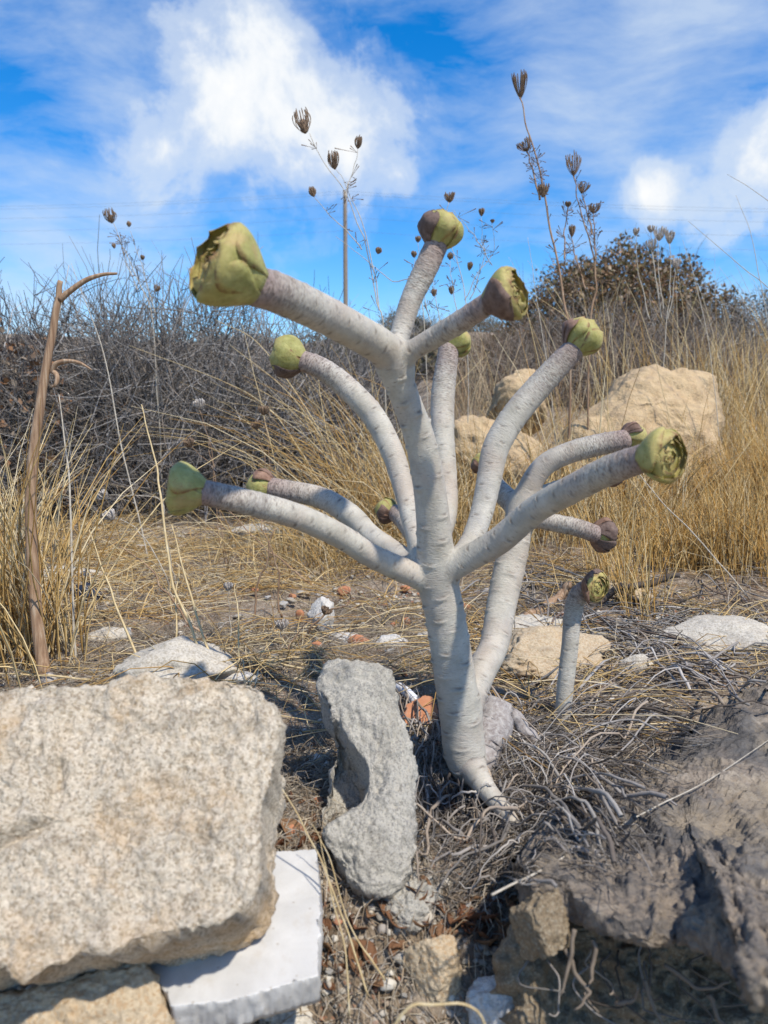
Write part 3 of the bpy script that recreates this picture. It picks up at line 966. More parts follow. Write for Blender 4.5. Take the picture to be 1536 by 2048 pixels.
BR = {
    'trunk': [(938, 1552, .648, 46), (934, 1528, .650, 74), (928, 1495, .650, 84), (922, 1440, .648, 84), (906, 1330, .640, 82), (890, 1230, .632, 80), (874, 1150, .625, 80), (868, 1060, .612, 70), (858, 970, .600, 65), (840, 880, .588, 62), (812, 800, .574, 58), (784, 735, .561, 60)],
    'root': [(925, 1480, .652, 60), (945, 1535, .640, 54), (972, 1578, .624, 42), (1000, 1612, .606, 36), (1024, 1642, .592, 29), (1048, 1676, .586, 22), (1066, 1704, .590, 14)],
    'b1': [(800, 740, .565, 60), (770, 700, .552, 70), (720, 668, .53, 72), (640, 625, .49, 76), (560, 588, .452, 80), (508, 572, .432, 80)],
    'b2': [(785, 725, .562, 42), (800, 670, .565, 42), (822, 600, .568, 44), (848, 545, .568, 48), (872, 492, .568, 48)],
    'b3': [(785, 730, .560, 42), (830, 698, .552, 42), (880, 668, .54, 44), (930, 638, .522, 46), (980, 604, .506, 46)],
    'b4': [(845, 1120, .640, 40), (826, 1050, .668, 42), (808, 980, .69, 42), (785, 905, .705, 46), (745, 830, .718, 48), (690, 772, .724, 47), (645, 738, .724, 44), (606, 722, .724, 42)],
    'b5': [(868, 1110, .640, 40), (892, 1030, .68, 44), (892, 950, .70, 44), (886, 870, .715, 46), (886, 790, .727, 48), (897, 700, .735, 42)],
    'b6': [(890, 1140, .630, 46), (935, 1095, .645, 44), (962, 1030, .66, 46), (978, 960, .668, 50), (992, 895, .672, 54), (1030, 830, .673, 54), (1085, 765, .672, 52), (1146, 700, .668, 46)],
    'b7': [(880, 1150, .622, 52), (940, 1115, .610, 54), (1000, 1080, .592, 56), (1070, 1020, .562, 56), (1150, 975, .524, 58), (1220, 940, .495, 60), (1290, 915, .472, 58)],
    'b8': [(860, 1165, .626, 46), (800, 1138, .612, 50), (740, 1110, .597, 48), (680, 1072, .580, 50), (600, 1035, .558, 52), (510, 1008, .536, 52), (405, 984, .515, 52)],
    'b9': [(850, 1150, .635, 42), (790, 1105, .668, 44), (740, 1070, .686, 44), (700, 1030, .70, 46), (640, 995, .708, 44), (545, 976, .712, 42)],
    'b10': [(860, 1140, .640, 40), (835, 1085, .70, 38), (810, 1045, .745, 36), (790, 1025, .77, 34)],
    'rear': [(935, 1420, .652, 54), (960, 1350, .672, 58), (988, 1290, .698, 58), (1003, 1210, .722, 60), (1020, 1130, .736, 62), (1037, 1050, .742, 58), (1046, 1005, .745, 52)],
    'b11': [(1042, 1030, .744, 44), (1058, 975, .742, 44), (1090, 930, .738, 44), (1140, 905, .733, 44), (1195, 890, .728, 44), (1248, 880, .723, 42)],
    'b12': [(1046, 1030, .745, 42), (1018, 1000, .757, 42), (990, 970, .77, 40), (975, 935, .78, 36)],
    'b13': [(1040, 1040, .742, 36), (1070, 1038, .735, 36), (1110, 1046, .727, 36), (1150, 1054, .72, 36), (1192, 1068, .714, 36)],
    'b14': [(1052, 1000, .746, 38), (1100, 985, .752, 38), (1160, 965, .757, 38), (1215, 950, .762, 36)],
}
names = list(BR)
paths = {k: branch_path(v) for k, v in BR.items()}
aloc = P(926, 1545, .653)
aeo = empty('aeonium', aloc, 'branching grey succulent with closed green rosettes growing between the stones', 'succulent')


def grow(paths, names, root, voxel=0.00145, kk=0.0021):
    """fuse the stems into one smooth skin, then hand every stem its own piece of that skin"""
    tv, tf, off = [], [], 0
    for k in names:
        Cn, r = paths[k]
        V, F, _ = strands(Cn[None], r[None] * 1.0, 16)
        nV = len(V)
        e0, e1 = Cn[0] - (Cn[1] - Cn[0]) / np.linalg.norm(Cn[1] - Cn[0]) * r[0] * 0.5, Cn[-1] + (Cn[-1] - Cn[-2]) / np.linalg.norm(Cn[-1] - Cn[-2]) * r[-1] * 0.4
        V = np.vstack([V, e0, e1])
        j = np.arange(16)
        cap0 = np.stack([np.full(16, nV), (j + 1) % 16, j], 1)
        cap1 = np.stack([np.full(16, nV + 1), nV - 16 + j, nV - 16 + (j + 1) % 16], 1)
        tv.append(V)
        tf += [list(f + off) for f in F] + [list(f + off) for f in np.vstack([cap0, cap1])]
        off += len(V)
    me = bpy.data.meshes.new('tmp')
    me.from_pydata(np.concatenate(tv).tolist(), [], [[int(i) for i in f] for f in tf])
    import bmesh
    bm = bmesh.new(); bm.from_mesh(me); bmesh.ops.recalc_face_normals(bm, faces=bm.faces); bm.to_mesh(me); bm.free()
    o = bpy.data.objects.new('tmp', me)
    COL.objects.link(o)
    md = o.modifiers.new('r', 'REMESH')
    md.mode = 'VOXEL'
    md.voxel_size = voxel
    dg = bpy.context.evaluated_depsgraph_get()
    em = o.evaluated_get(dg).to_mesh()
    V = np.empty(len(em.vertices) * 3, np.float32); em.vertices.foreach_get('co', V); V = V.reshape(-1, 3).astype(float)
    FL = np.empty(len(em.loops), np.int32); em.loops.foreach_get('vertex_index', FL)
    FT = np.empty(len(em.polygons), np.int32); em.polygons.foreach_get('loop_total', FT)
    o.evaluated_get(dg).to_mesh_clear()
    bpy.data.objects.remove(o); bpy.data.meshes.remove(me)
    assert (FT == 4).all()
    F = FL.reshape(-1, 4)

    def sdf(V):
        """signed distance to each stem (inf where far), with nearest sample"""
        D = np.full((len(names), len(V)), 1.0)
        I = np.zeros((len(names), len(V)), int)
        for i, k in enumerate(names):
            Cn, r = paths[k]
            lo, hi = Cn.min(0) - 0.04, Cn.max(0) + 0.04
            sel = np.where(((V > lo) & (V < hi)).all(1))[0]
            for a in range(0, len(sel), 20000):
                s = sel[a:a + 20000]
                dd = np.sqrt(((V[s, None] - Cn[None]) ** 2).sum(-1)) - r[None]
                j = dd.argmin(1)
                D[i, s] = dd[np.arange(len(s)), j]
                I[i, s] = j
        return D, I
    for it in range(2):
        D, I = sdf(V)
        wgt = np.exp(-(D - D.min(0)) / kk)
        sd = D.min(0) - kk * np.log(wgt.sum(0))
        sd += kk * 0.0
        gr = np.zeros_like(V)
        for i, k in enumerate(names):
            dv = V - paths[k][0][I[i]]
            dv /= np.linalg.norm(dv, axis=1, keepdims=True) + 1e-9
            gr += wgt[i][:, None] * dv
        gr /= np.linalg.norm(gr, axis=1, keepdims=True) + 1e-9
        V = V - gr * np.clip(sd, -0.004, 0.004)[:, None]
    # light smoothing removes the voxel stair
    for _ in range(5):
        acc = np.zeros_like(V); cnt = np.zeros(len(V))
        for a, b in ((0, 1), (1, 2), (2, 3), (3, 0)):
            np.add.at(acc, F[:, a], V[F[:, b]]); np.add.at(cnt, F[:, a], 1)
            np.add.at(acc, F[:, b], V[F[:, a]]); np.add.at(cnt, F[:, b], 1)
        V = 0.5 * V + 0.5 * acc / cnt[:, None]
    D, I = sdf(V)
    own = D.argmin(0)
    along = np.zeros(len(V)); tipd = np.full(len(V), 9.0); scar = np.zeros(len(V)); bump = np.zeros(len(V)); sco = np.zeros_like(V)
    nrm = np.zeros_like(V)
    for i, k in enumerate(names):
        Cn, r = paths[k]
        T = np.gradient(Cn, axis=0); T /= np.linalg.norm(T, axis=1, keepdims=True)
        u = np.cross(T[0], [0.3, 0.8, 0.1]); u /= np.linalg.norm(u)
        Us = []
        for j in range(len(T)):
            u = u - T[j] * (u @ T[j]); u /= np.linalg.norm(u); Us.append(u)
        Us = np.array(Us); Ws = np.cross(T, Us)
        S = np.concatenate([[0], np.cumsum(np.linalg.norm(np.diff(Cn, axis=0), axis=1))])
        s = np.where(own == i)[0]
        j = I[i][s]
        dv = V[s] - Cn[j]
        ax = (dv * T[j]).sum(1)
        al = S[j] + ax
        th = np.arctan2((dv * Ws[j]).sum(1), (dv * Us[j]).sum(1))
        rr = np.linalg.norm(dv - ax[:, None] * T[j], axis=1)
        nrm[s] = (dv - ax[:, None] * T[j]) / (rr[:, None] + 1e-9)
        sco[s] = np.stack([np.cos(th) * r.mean(), np.sin(th) * r.mean(), al + 0.37 * i], 1)
        if k not in ('trunk', 'rear', 'root'):
            tipd[s] = S[-1] - al
        else:
            tipd[s] = 0.30 + S[-1] - al
        # leaf scars: a spiral, crowded towards the tip
        rs = np.random.default_rng(70 + i)
        a, jj, lst = S[-1] - 0.002, 0, []
        while a > 0.012:
            td = S[-1] - a if k not in ('trunk', 'rear', 'root') else 0.12
            step = 0.0013 + 0.0026 * min(1, td / 0.09)
            a -= step * rs.uniform(0.75, 1.25)
            jj += 1
            if rs.uniform() < 0.9:
                lst.append((a, jj * 2.39996 + rs.uniform(-.25, .25), rs.uniform(0.6, 1.0), td))
        for (a_, t_, st, td) in lst:
            near = np.abs(al - a_) < 0.007
            if not near.any():
                continue
            z_ = al[near] - a_
            dth = (th[near] - t_ + math.pi) % (2 * math.pi) - math.pi
            arc = dth * r.mean()
            wd = 0.0038 if k in ('trunk', 'rear') else (0.0026 if td > 0.05 else 0.0034)
            ss = s[near]
            mk = np.exp(-(arc / wd) ** 2 - ((z_ - 0.12 * np.abs(arc)) / 0.00095) ** 2) * st * (0.72 if td > 0.06 else 0.6)
            scar[ss] = np.maximum(scar[ss], mk)
            bump[ss] += (0.0015 if k in ('trunk', 'rear') else 0.0006) * st * np.exp(-(arc / (wd * 1.3)) ** 2 - ((z_ + 0.0017) / 0.0018) ** 2)
            bump[ss] -= 0.0004 * mk
    V = V + nrm * bump[:, None]
    # vertex normals of the whole skin, so the seams between stems do not show
    Nf = np.cross(V[F[:, 2]] - V[F[:, 0]], V[F[:, 3]] - V[F[:, 1]])
    vn = np.zeros_like(V)
    for k in range(4):
        np.add.at(vn, F[:, k], Nf)
    vn /= np.linalg.norm(vn, axis=1, keepdims=True) + 1e-12
    fown = own[F[:, 0]]
    for i, k in enumerate(names):
        fi = F[fown == i]
        if not len(fi):
            continue
        uq, inv = np.unique(fi, return_inverse=True)
        nm = k if k in ('trunk', 'root') else ('stem' if len(names) == 1 else 'branch')
        o = mesh_np(nm, V[uq], inv.reshape(-1, 4), MATS['stem_skin'], root, None, True,
                    {'stemco': sco[uq], 'tipd': tipd[uq], 'scar': scar[uq]})
        o.data.normals_split_custom_set_from_vertices(vn[uq].astype(np.float32).tolist())


grow(paths, names, aeo)
# roots at its foot
def pxpath(pts):
    return np.array([P(*a) for a in pts])


tube('old_stump', pxpath([(948, 1540, .662), (968, 1490, .675), (985, 1445, .690), (994, 1408, .70)]), [.016, .0175, .018, .012], MATS['root_bark'], aeo, 26, 14, wob=0.002, seed=2)
tube('root', pxpath([(1000, 1420, .70), (1030, 1435, .70), (1060, 1470, .695), (1085, 1500, .69)]), [.009, .007, .006, .004], MATS['root_bark'], aeo, 20, 10, wob=0.002, seed=3)

RS = [  # stem, axis (x right, y away, z up), width px, form, dried leaves, spin, height scale
    ('b1', (-0.74, -0.46, 0.46), 182, 'cup', (), 0.3, 1.08),
    ('b2', (0.34, 0.10, 0.93), 96, 'ball', ((185, .5), (225, .2)), 0.0, 1.0),
    ('b3', (0.80, -0.50, 0.30), 118, 'cup', ((225, .9),), 0.5, 1.0),
    ('b4', (-0.90, 0.20, 0.32), 92, 'ball', ((260, 0),), 1.0, 1.0),
    ('b5', (0.60, 0.40, 0.62), 70, 'ball', ((150, .5), (110, .2), (210, 0)), 0.0, 1.0),
    ('b6', (0.62, 0.10, 0.74), 92, 'ball', ((150, 0), (190, -.3)), 0.7, 1.0),
    ('b7', (0.60, -0.78, 0.08), 122, 'cup', (), 0.2, 0.95),
    ('b8', (-0.96, 0.02, 0.14), 116, 'cup', (), 0.9, 1.0),
    ('b9', (-0.95, 0.25, 0.10), 72, 'ball', ((80, .4), (100, -.4)), 0.0, 0.95),
    ('b10', (-0.75, 0.45, 0.2), 54, 'ball', ((270, .6), (200, .6), (330, .2), (250, 0)), 0.0, 1.0),
    ('b11', (0.93, 0.30, 0.2), 62, 'ball', ((100, .5), (60, 0), (140, 0)), 0.0, 1.0),
    ('b12', (-0.55, 0.55, 0.6), 52, 'ball', ((250, .6), (200, 0)), 0.0, 0.9),
    ('b13', (0.85, 0.40, -0.2), 66, 'ball', ((80, .6), (20, .4), (270, .5), (230, 0), (120, 0)), 0.0, 0.9),
    ('b14', (0.8, 0.5, 0.1), 50, 'ball', ((270, .6), (220, 0), (320, 0)), 0.0, 0.9),
]
for i, (k, ax, wpx, form, dry, spin, hs) in enumerate(RS):
    Cn, r = paths[k]
    d = (Cn[-1] - C0) @ FWD
    R = wpx * 0.5 * d / FPX * 0.92
    ax = np.array(ax) / np.linalg.norm(ax)
    rosette(aeo, Cn[-1] - ax * R * 0.10, ax, R, form, dry, spin, i, hs)

# the young one beside it
dy = gdepth(1122, 1452)
YP = branch_path([(1122, 1462, dy, 32), (1124, 1440, dy, 32), (1131, 1370, dy, 34), (1140, 1290, dy, 34), (1146, 1225, dy, 36), (1158, 1190, dy - .004, 38), (1184, 1172, dy - .012, 36)])
yng = empty('young_aeonium', P(1122, 1455, dy), 'small single stemmed succulent with one open rosette beside the larger branching one', 'succulent')
grow({'stem': YP}, ['stem'], yng, 0.0011)
rosette(yng, YP[0][-1] - [0.004, -.003, 0], (0.55, -0.80, 0.05), 68 * 0.5 * dy / FPX * 0.92, 'cup', ((100, 0), (140, 0), (190, 0)), 0.4, 40, 0.8)

# ------------------------------------------------------------------ dead woody cushion with its wiry stems
stump = empty('dead_cushion_plant', G1(1300, 1640), 'weathered grey woody crust of a dead cushion plant with wiry stems', 'dead plant')
cd0, cd1 = 0.420, 0.755


def crust_d(a, b):
    return cd0 + (cd1 - cd0) * (1840 - b) / (1840 - 1390)


def crust_relief(a, b):
    q_ = np.stack([(a * 0.80 + b * 0.60) / 230, (-a * 0.60 + b * 0.80) / 62, a * 0], 1)
    q_ = q_ + 0.35 * np.stack([fbm(np.stack([a / 90, b / 90, a * 0], 1), 3, 81), fbm(np.stack([a / 90, b / 90, a * 0 + 5], 1), 3, 82), a * 0], 1)
    r1 = fbm(q_, 4, 80, 0.5, True)
    u = 2.2 * fbm(q_ * [1.0, 0.8, 1], 4, 87, 0.55) + 0.9 * fbm(np.stack([a / 30, b / 26, a * 0], 1), 3, 88)
    led = np.floor(u) + sstep(0.72, 1.0, u - np.floor(u))
    return 0.006 + np.maximum(-0.008, 0.0024 * led + 0.0024 * r1 + 0.006 * fbm(np.stack([a / 190, b / 150, a * 0], 1), 2, 84))


CRUST_OL = [(1030, 1765), (1085, 1705), (1150, 1650), (1240, 1575), (1340, 1495), (1440, 1412), (1560, 1378), (1720, 1400), (1800, 1700), (1740, 1990), (1580, 2010), (1500, 2005), (1482, 1940), (1420, 1895),
                  (1350, 1866), (1290, 1884), (1215, 1862), (1150, 1832), (1095, 1830), (1050, 1806)]


def inside(p, poly):
    r_ = np.zeros(len(p), bool)
    for (x0, y0), (x1, y1) in zip(poly, poly[1:] + poly[:1]):
        c_ = ((y0 > p[:, 1]) != (y1 > p[:, 1]))
        with np.errstate(divide='ignore', invalid='ignore'):
            xi = (x1 - x0) * (p[:, 1] - y0) / (y1 - y0 + 1e-9) + x0
        r_ ^= c_ & (p[:, 0] < xi)
    return r_


rock_px('crust', CRUST_OL, crust_d, 0.010, 0.012, 'crust', p=2.6, nth=360, ns=140, amp=0.003, sc=34, fine=0.0016, fsc=260, seed=90, center=(1380, 1690), relief=crust_relief, parent=stump)
tag(rock_px('earth_bank', [(1040, 1850), (1100, 1835), (1200, 1850), (1400, 1850), (1700, 1900), (1720, 2250), (1080, 2250), (1040, 2050), (1020, 1930)],
            lambda a, b: 0.470 - 0.00010 * (b - 1850), 0.008, 0.05, 'clod', p=3, nth=200, ns=70, amp=0.013, sc=36, fine=0.006, fsc=130, seed=95, center=(1350, 2030)),
    'crumbling brown earth bank under the dead woody crust', 'earth')
tag(blob('earth_clod', P(1080, 1850, 0.420), (0.032, 0.035, 0.046), 'clod', 6, 97, 6, 0.14, fine=0.05), 'lumpy brown clod of earth at the left end of the woody crust', 'clod')

GUIDE = [
    [(1420, 1420), (1300, 1405), (1180, 1440), (1060, 1480), (985, 1560)], [(1400, 1450), (1260, 1440), (1130, 1465), (1040, 1530), (990, 1535)],
    [(1360, 1500), (1240, 1478), (1120, 1490), (1020, 1540), (960, 1600)], [(1340, 1530), (1220, 1510), (1110, 1540), (1030, 1590), (970, 1640)],
    [(1330, 1390), (1260, 1440), (1200, 1500), (1110, 1560), (1060, 1650)], [(1300, 1600), (1200, 1560), (1120, 1540), (1040, 1500), (1015, 1500)],
    [(1250, 1680), (1180, 1620), (1130, 1560), (1080, 1590), (1060, 1680)], [(1240, 1730), (1170, 1660), (1100, 1600), (1040, 1560), (1010, 1505)],
    [(1200, 1700), (1120, 1650), (1050, 1640), (980, 1660), (930, 1690)], [(1180, 1740), (1100, 1710), (1000, 1700), (920, 1720), (850, 1700)],
    [(935, 1545), (925, 1590), (932, 1640), (945, 1700), (935, 1760)], [(915, 1545), (900, 1600), (880, 1660), (855, 1720), (840, 1790)],
    [(1010, 1630), (960, 1640), (900, 1650), (850, 1640), (825, 1650)], [(1290, 1400), (1200, 1420), (1100, 1440), (1030, 1450), (990, 1470)],
    [(1000, 1640), (1010, 1700), (990, 1760), (940, 1800), (890, 1830)], [(890, 1500), (860, 1480), (835, 1440), (820, 1400), (800, 1350)],
    [(1130, 1450), (1060, 1455), (1000, 1440), (900, 1350), (860, 1330)], [(870, 1540), (850, 1500), (830, 1520), (820, 1600), (815, 1680)],
    [(1536, 1330), (1450, 1360), (1360, 1340), (1260, 1380), (1170, 1400)], [(1500, 1400), (1420, 1350), (1330, 1320), (1240, 1290), (1150, 1280)],
    [(1400, 1390), (1330, 1330), (1280, 1300), (1230, 1240), (1190, 1230)], [(1180, 1260), (1280, 1290), (1380, 1280), (1460, 1290), (1536, 1310)],
]
gr = np.random.default_rng(33)


def wires(n, spread, r0, r1, guides, lift=(0.002, 0.016), k=16):
    out, raw = [], []
    for i in range(n):
        g_ = np.array(guides[gr.integers(len(guides))], float)
        sc = gr.normal(0, spread, 2)
        pts = g_ + sc + gr.normal(0, spread * 0.35, g_.shape)
        a0, a1 = sorted(gr.uniform(0, 1, 2))
        if a1 - a0 < 0.45:
            a0, a1 = max(0, a0 - 0.3), min(1, a1 + 0.3)
        S = smooth_path(pts, 40)
        S = S[int(a0 * 39):max(int(a1 * 39), int(a0 * 39) + 8) + 1]
        raw.append(S)
    allp = np.concatenate(raw)
    allw = G(allp[:, 0], allp[:, 1])
    ins = inside(allp, CRUST_OL)
    cw_ = np.array([P(a, b, crust_d(a, b) - .034) for a, b in allp])
    allw[ins] = cw_[ins]
    cut = np.cumsum([len(a) for a in raw])[:-1]
    for i, W_ in enumerate(np.split(allw, cut)):
        tt = np.linspace(0, 1, len(W_))
        h0 = gr.uniform(*lift)
        W_[:, 2] += h0 * (0.35 + np.abs(np.sin(tt * gr.uniform(3, 8) + gr.uniform(0, 6))))
        W_ = smooth_path(W_[::2], k)
        s = np.linspace(0, 1, k)[:, None] * 9
        W_ += 0.0024 * np.stack([vnoise(np.hstack([s, s * 0 + i * 3.7, s * 0 + 9 * j]), 20 + j) for j in range(3)], 1)
        W_ += gr.normal(0, 0.0003, W_.shape)
        rr = gr.uniform(r0, r1) * np.linspace(1, 0.4, k) * gr.uniform(.85, 1.15, k)
        out.append((W_, rr))
    return out


def wire_col():
    b = gr.uniform(0.55, 1.25)
    base = [np.array([0.33, 0.305, 0.28]), np.array([0.40, 0.33, 0.26]), np.array([0.16, 0.135, 0.115]), np.array([0.48, 0.45, 0.41])][gr.choice(4, p=[.45, .2, .2, .15])]
    return base * b


for (W_, rr) in wires(110, 24, 0.0009, 0.0019, GUIDE, (.004, .022), 20) + wires(110, 28, 0.0005, 0.0010, GUIDE, (.003, .024), 18):
    V, F, Cc = strands(W_[None], rr[None], 6, wire_col()[None])
    mesh_np('wiry_stem', V, F, MATS['twig'], stump, Cc)
wl = wires(900, 38, 0.00025, 0.0006, GUIDE[:18], (0.001, 0.012))
V, F, Cc = strands(np.array([a for a, b in wl]), np.array([b for a, b in wl]), 3, np.array([wire_col() for _ in wl]) * 0.95)
tag(mesh_np('fine_stems', V, F, MATS['twig'], stump, Cc), kind='stuff')
# roots hanging out of the earth bank
for i, pp in enumerate([[(1290, 1960), (1305, 2010), (1330, 2060)], [(1230, 2010), (1265, 2000), (1275, 1975)], [(1190, 1880), (1185, 1940), (1178, 1968)], [(1130, 1900), (1160, 1960), (1180, 1985), (1150, 2020)],
                        [(1420, 1990), (1440, 2040), (1470, 2060)], [(1150, 1860), (1140, 1930), (1120, 1990)], [(1330, 1930), (1400, 1975), (1460, 1965)]]):
    tube('hanging_root', [P(a, b, 0.412 - 0.004 * j) for j, (a, b) in enumerate(pp)], [.0013, .0011, .0006], MATS['twig'], stump, 18, 6, col=(0.22, 0.18, 0.14), wob=0.0008, seed=i)
for i in range(13):
    x_, y_ = gr.uniform(1040, 1480), gr.uniform(1870, 1960)
    pp = [(x_, y_), (x_ + gr.normal(0, 22), y_ + 35), (x_ + gr.normal(0, 40), y_ + gr.uniform(60, 110)), (x_ + gr.normal(0, 60), y_ + gr.uniform(90, 140))]
    tube('hanging_root', [P(a, b, 0.432 - 0.006 * j) for j, (a, b) in enumerate(pp)], [.0007, .0006, .0004], MATS['twig'], stump, 16, 5, col=wire_col() * .75, wob=0.001, seed=i)


# ------------------------------------------------------------------ shrubs
def shrub_twigs(ctr, radii, n, L=(0.08, 0.30), r=(0.0009, 0.0022), cols=None, seed=0, k=4, up=0.35, shell=0.38, zmin=0.0):
    g_ = np.random.default_rng(seed)
    d = g_.normal(size=(n, 3))
    d[:, 2] = np.abs(d[:, 2]) * 0.9
    d /= np.linalg.norm(d, axis=1, keepdims=True)
    lump = 1 + 0.16 * fbm(d * 3.1 + seed, 3, seed)
    rr = g_.uniform(0, 1, n) ** shell * 0.93
    p0 = d * (rr * lump)[:, None] * radii
    dirv = d * np.array(radii) / max(radii) * 0.55 + g_.normal(size=(n, 3)) * 0.75 + [0, 0, up]
    dirv /= np.linalg.norm(dirv, axis=1, keepdims=True)
    ln = g_.uniform(*L, n)
    PT = np.empty((n, k, 3))
    PT[:, 0] = p0
    cur = dirv
    for j in range(1, k):
        cur = cur + g_.normal(size=(n, 3)) * 0.27
        cur /= np.linalg.norm(cur, axis=1, keepdims=True)
        PT[:, j] = PT[:, j - 1] + cur * (ln / (k - 1))[:, None]
    PT += ctr
    gz = g0(PT[:, :, 0], PT[:, :, 1])
    PT[:, :, 2] = np.maximum(PT[:, :, 2], gz + 0.004)
    R = g_.uniform(*r, n)[:, None] * np.linspace(1, 0.4, k)[None]
    cb = np.array(cols)
    cc = cb[g_.integers(len(cb), size=n)] * g_.uniform(0.6, 1.35, (n, 1))
    return PT, R, cc


def crest_twigs(ctr, radii, n, seed, hgt=(0.06, 0.16), fork=3, col=(0.10, 0.09, 0.09)):
    """upright forked twiglets standing out of the top"""
    g_ = np.random.default_rng(seed)
    PT = []
    for i in range(n):
        a = g_.uniform(0, 2 * math.pi)
        q_ = math.sqrt(g_.uniform(0, 0.85))
        zz = math.sqrt(max(0, 1 - q_ * q_))
        b = np.array([math.cos(a) * q_, math.sin(a) * q_, zz * 0.93]) * radii + ctr
        H = g_.uniform(*hgt)
        dv = np.array([g_.normal(0, .28), g_.normal(0, .28), 1.0])
        l = b + np.linspace(-0.3, 1, 6)[:, None] * H * dv + np.cumsum(g_.normal(0, 0.004, (6, 3)), 0)
        PT.append(l)
        for f in range(fork):
            j = g_.integers(1, 5)
            dv2 = dv + g_.normal(0, .55, 3)
            PT.append(l[j] + np.linspace(0, 1, 6)[:, None] * H * g_.uniform(.3, .6) * dv2 + np.cumsum(g_.normal(0, 0.003, (6, 3)), 0))
    PT = np.array(PT)
    return PT, np.linspace(0.0016, 0.0007, 6)[None] * np.ones((len(PT), 1)), np.tile(col, (len(PT), 1)) * g_.uniform(.6, 1.4, (len(PT), 1))


def leaf_quads(ctr, radii, n, size, cols, seed, shell=0.25, zlo=0.05):
    """small folded leaves spread through a crown: two faces each"""
    g_ = np.random.default_rng(seed)
    d = g_.normal(size=(n, 3))
    d[:, 2] = np.abs(d[:, 2]) + zlo
    d /= np.linalg.norm(d, axis=1, keepdims=True)
    lump = 1 + 0.10 * fbm(d * 4 + seed, 3, seed + 5) + 0.05 * fbm(d * 13, 2, seed + 8)
    p = d * (g_.uniform(0, 1, n) ** shell * lump)[:, None] * radii + ctr
    a = g_.normal(size=(n, 3)); a /= np.linalg.norm(a, axis=1, keepdims=True)
    b = np.cross(a, g_.normal(size=(n, 3))); b /= np.linalg.norm(b, axis=1, keepdims=True)
    c_ = np.cross(a, b)
    s = g_.uniform(*size, n)[:, None]
    V = np.stack([p, p + a * s * .5 + b * s * .28 + c_ * s * .08, p + a * s, p + a * s * .5 - b * s * .28 + c_ * s * .08], 1).reshape(-1, 3)
    i = np.arange(n) * 4
    F = np.vstack([np.stack([i, i + 1, i + 2], 1), np.stack([i, i + 2, i + 3], 1)])
    cb = np.array(cols)
    cc = cb[g_.integers(len(cb), size=n)] * g_.uniform(0.6, 1.4, (n, 1))
    return V, F, np.repeat(cc, 4, 0)


def make_shrub(name, label, px, y, rx, ry, ztop, n, cols, seed, L=(0.08, 0.30), r=(0.0009, 0.0022), crest=0, leaves=None, leaf_cols=None, leaf_size=(0.008, 0.018), up=0.35, group=None, crest_h=(0.06, 0.16)):
    x = (px - 768) / FPX * y
    gz = float(g0(x, y))
    ctr = np.array([x, y, gz])
    radii = np.array([rx, ry, ztop - gz])
    root = empty(name, ctr, label, 'shrub', group)
    A = [shrub_twigs(ctr, radii, n, L, r, cols, seed, up=up)]
    if crest:
        A.append(crest_twigs(ctr, radii, crest, seed + 1, crest_h))
    if crest:
        A[1] = (A[1][0][:, [0, 2, 4, 5]], A[1][1][:, [0, 2, 4, 5]], A[1][2])
    PT, R, cc = (np.concatenate([a[i] for a in A]) for i in range(3))
    V, F, C_ = strands(PT, R, 3, cc)
    tag(mesh_np('twigs', V, F, MATS['twig'], root, C_), kind='stuff')
    for j in range(7):
        a = j * 0.9 + seed
        e = ctr + radii * [0.55 * math.cos(a), 0.55 * math.sin(a), 0.55]
        tube('branch', [ctr - [0, 0, .02], ctr * .6 + e * .4 + [0.02, 0, .02], e], [.010, .007, .003], MATS['twig'], root, 10, 6, col=(0.12, 0.105, 0.095), wob=0.02, seed=j)
    if leaves:
        V, F, C_ = leaf_quads(ctr, radii * 1.02, leaves, leaf_size, leaf_cols, seed + 3)
        tag(mesh_np('foliage', V, F, MATS['strand'], root, C_, smooth=False), kind='stuff')
    return root, ctr, radii


GREY = [(0.28, 0.265, 0.25), (0.36, 0.345, 0.33), (0.21, 0.19, 0.17), (0.30, 0.255, 0.21), (0.42, 0.40, 0.38)]
BROWN = [(0.19, 0.135, 0.09), (0.24, 0.18, 0.13), (0.13, 0.10, 0.08), (0.28, 0.14, 0.08)]
make_shrub('grey_shrub', 'wide tangled grey thorny shrub behind the straw on the left', 330, 2.4, 0.62, 0.42, 0.66, 8600, GREY, 201, crest=70)
make_shrub('seedy_shrub', 'grey shrub topped with dry brown seed pods and leaves', 0, 2.30, 0.46, 0.40, 0.55, 4700, GREY, 202, crest=90, leaves=5200, leaf_cols=[(0.26, 0.16, 0.10), (0.34, 0.18, 0.09), (0.20, 0.14, 0.10), (0.30, 0.24, 0.18)], leaf_size=(.012, .032), crest_h=(0.08, 0.20))
make_shrub('low_grey_shrub', 'lower tangled grey shrub between the wide grey shrub and the trunk', 655, 2.75, 0.34, 0.34, 0.58, 4300, GREY, 203, crest=34, crest_h=(0.08, 0.22))
make_shrub('dry_grey_shrub', 'pale grey leafless shrub behind the large tan boulder', 1240, 3.5, 0.74, 0.40, 0.74, 4200, [(0.38, 0.34, 0.30), (0.30, 0.26, 0.22), (0.42, 0.35, 0.27), (0.24, 0.18, 0.14)], 204, crest=40, up=0.7)
make_shrub('domed_shrub', 'domed dark olive and brown shrub standing highest behind the boulders', 1230, 5.2, 0.86, 0.6, 1.36, 3500, BROWN, 205, leaves=38000, leaf_cols=[(0.19, 0.145, 0.07), (0.15, 0.135, 0.06), (0.26, 0.155, 0.085), (0.23, 0.17, 0.095), (0.12, 0.10, 0.06), (0.31, 0.19, 0.11), (0.40, 0.32, 0.23)], leaf_size=(0.016, 0.038))
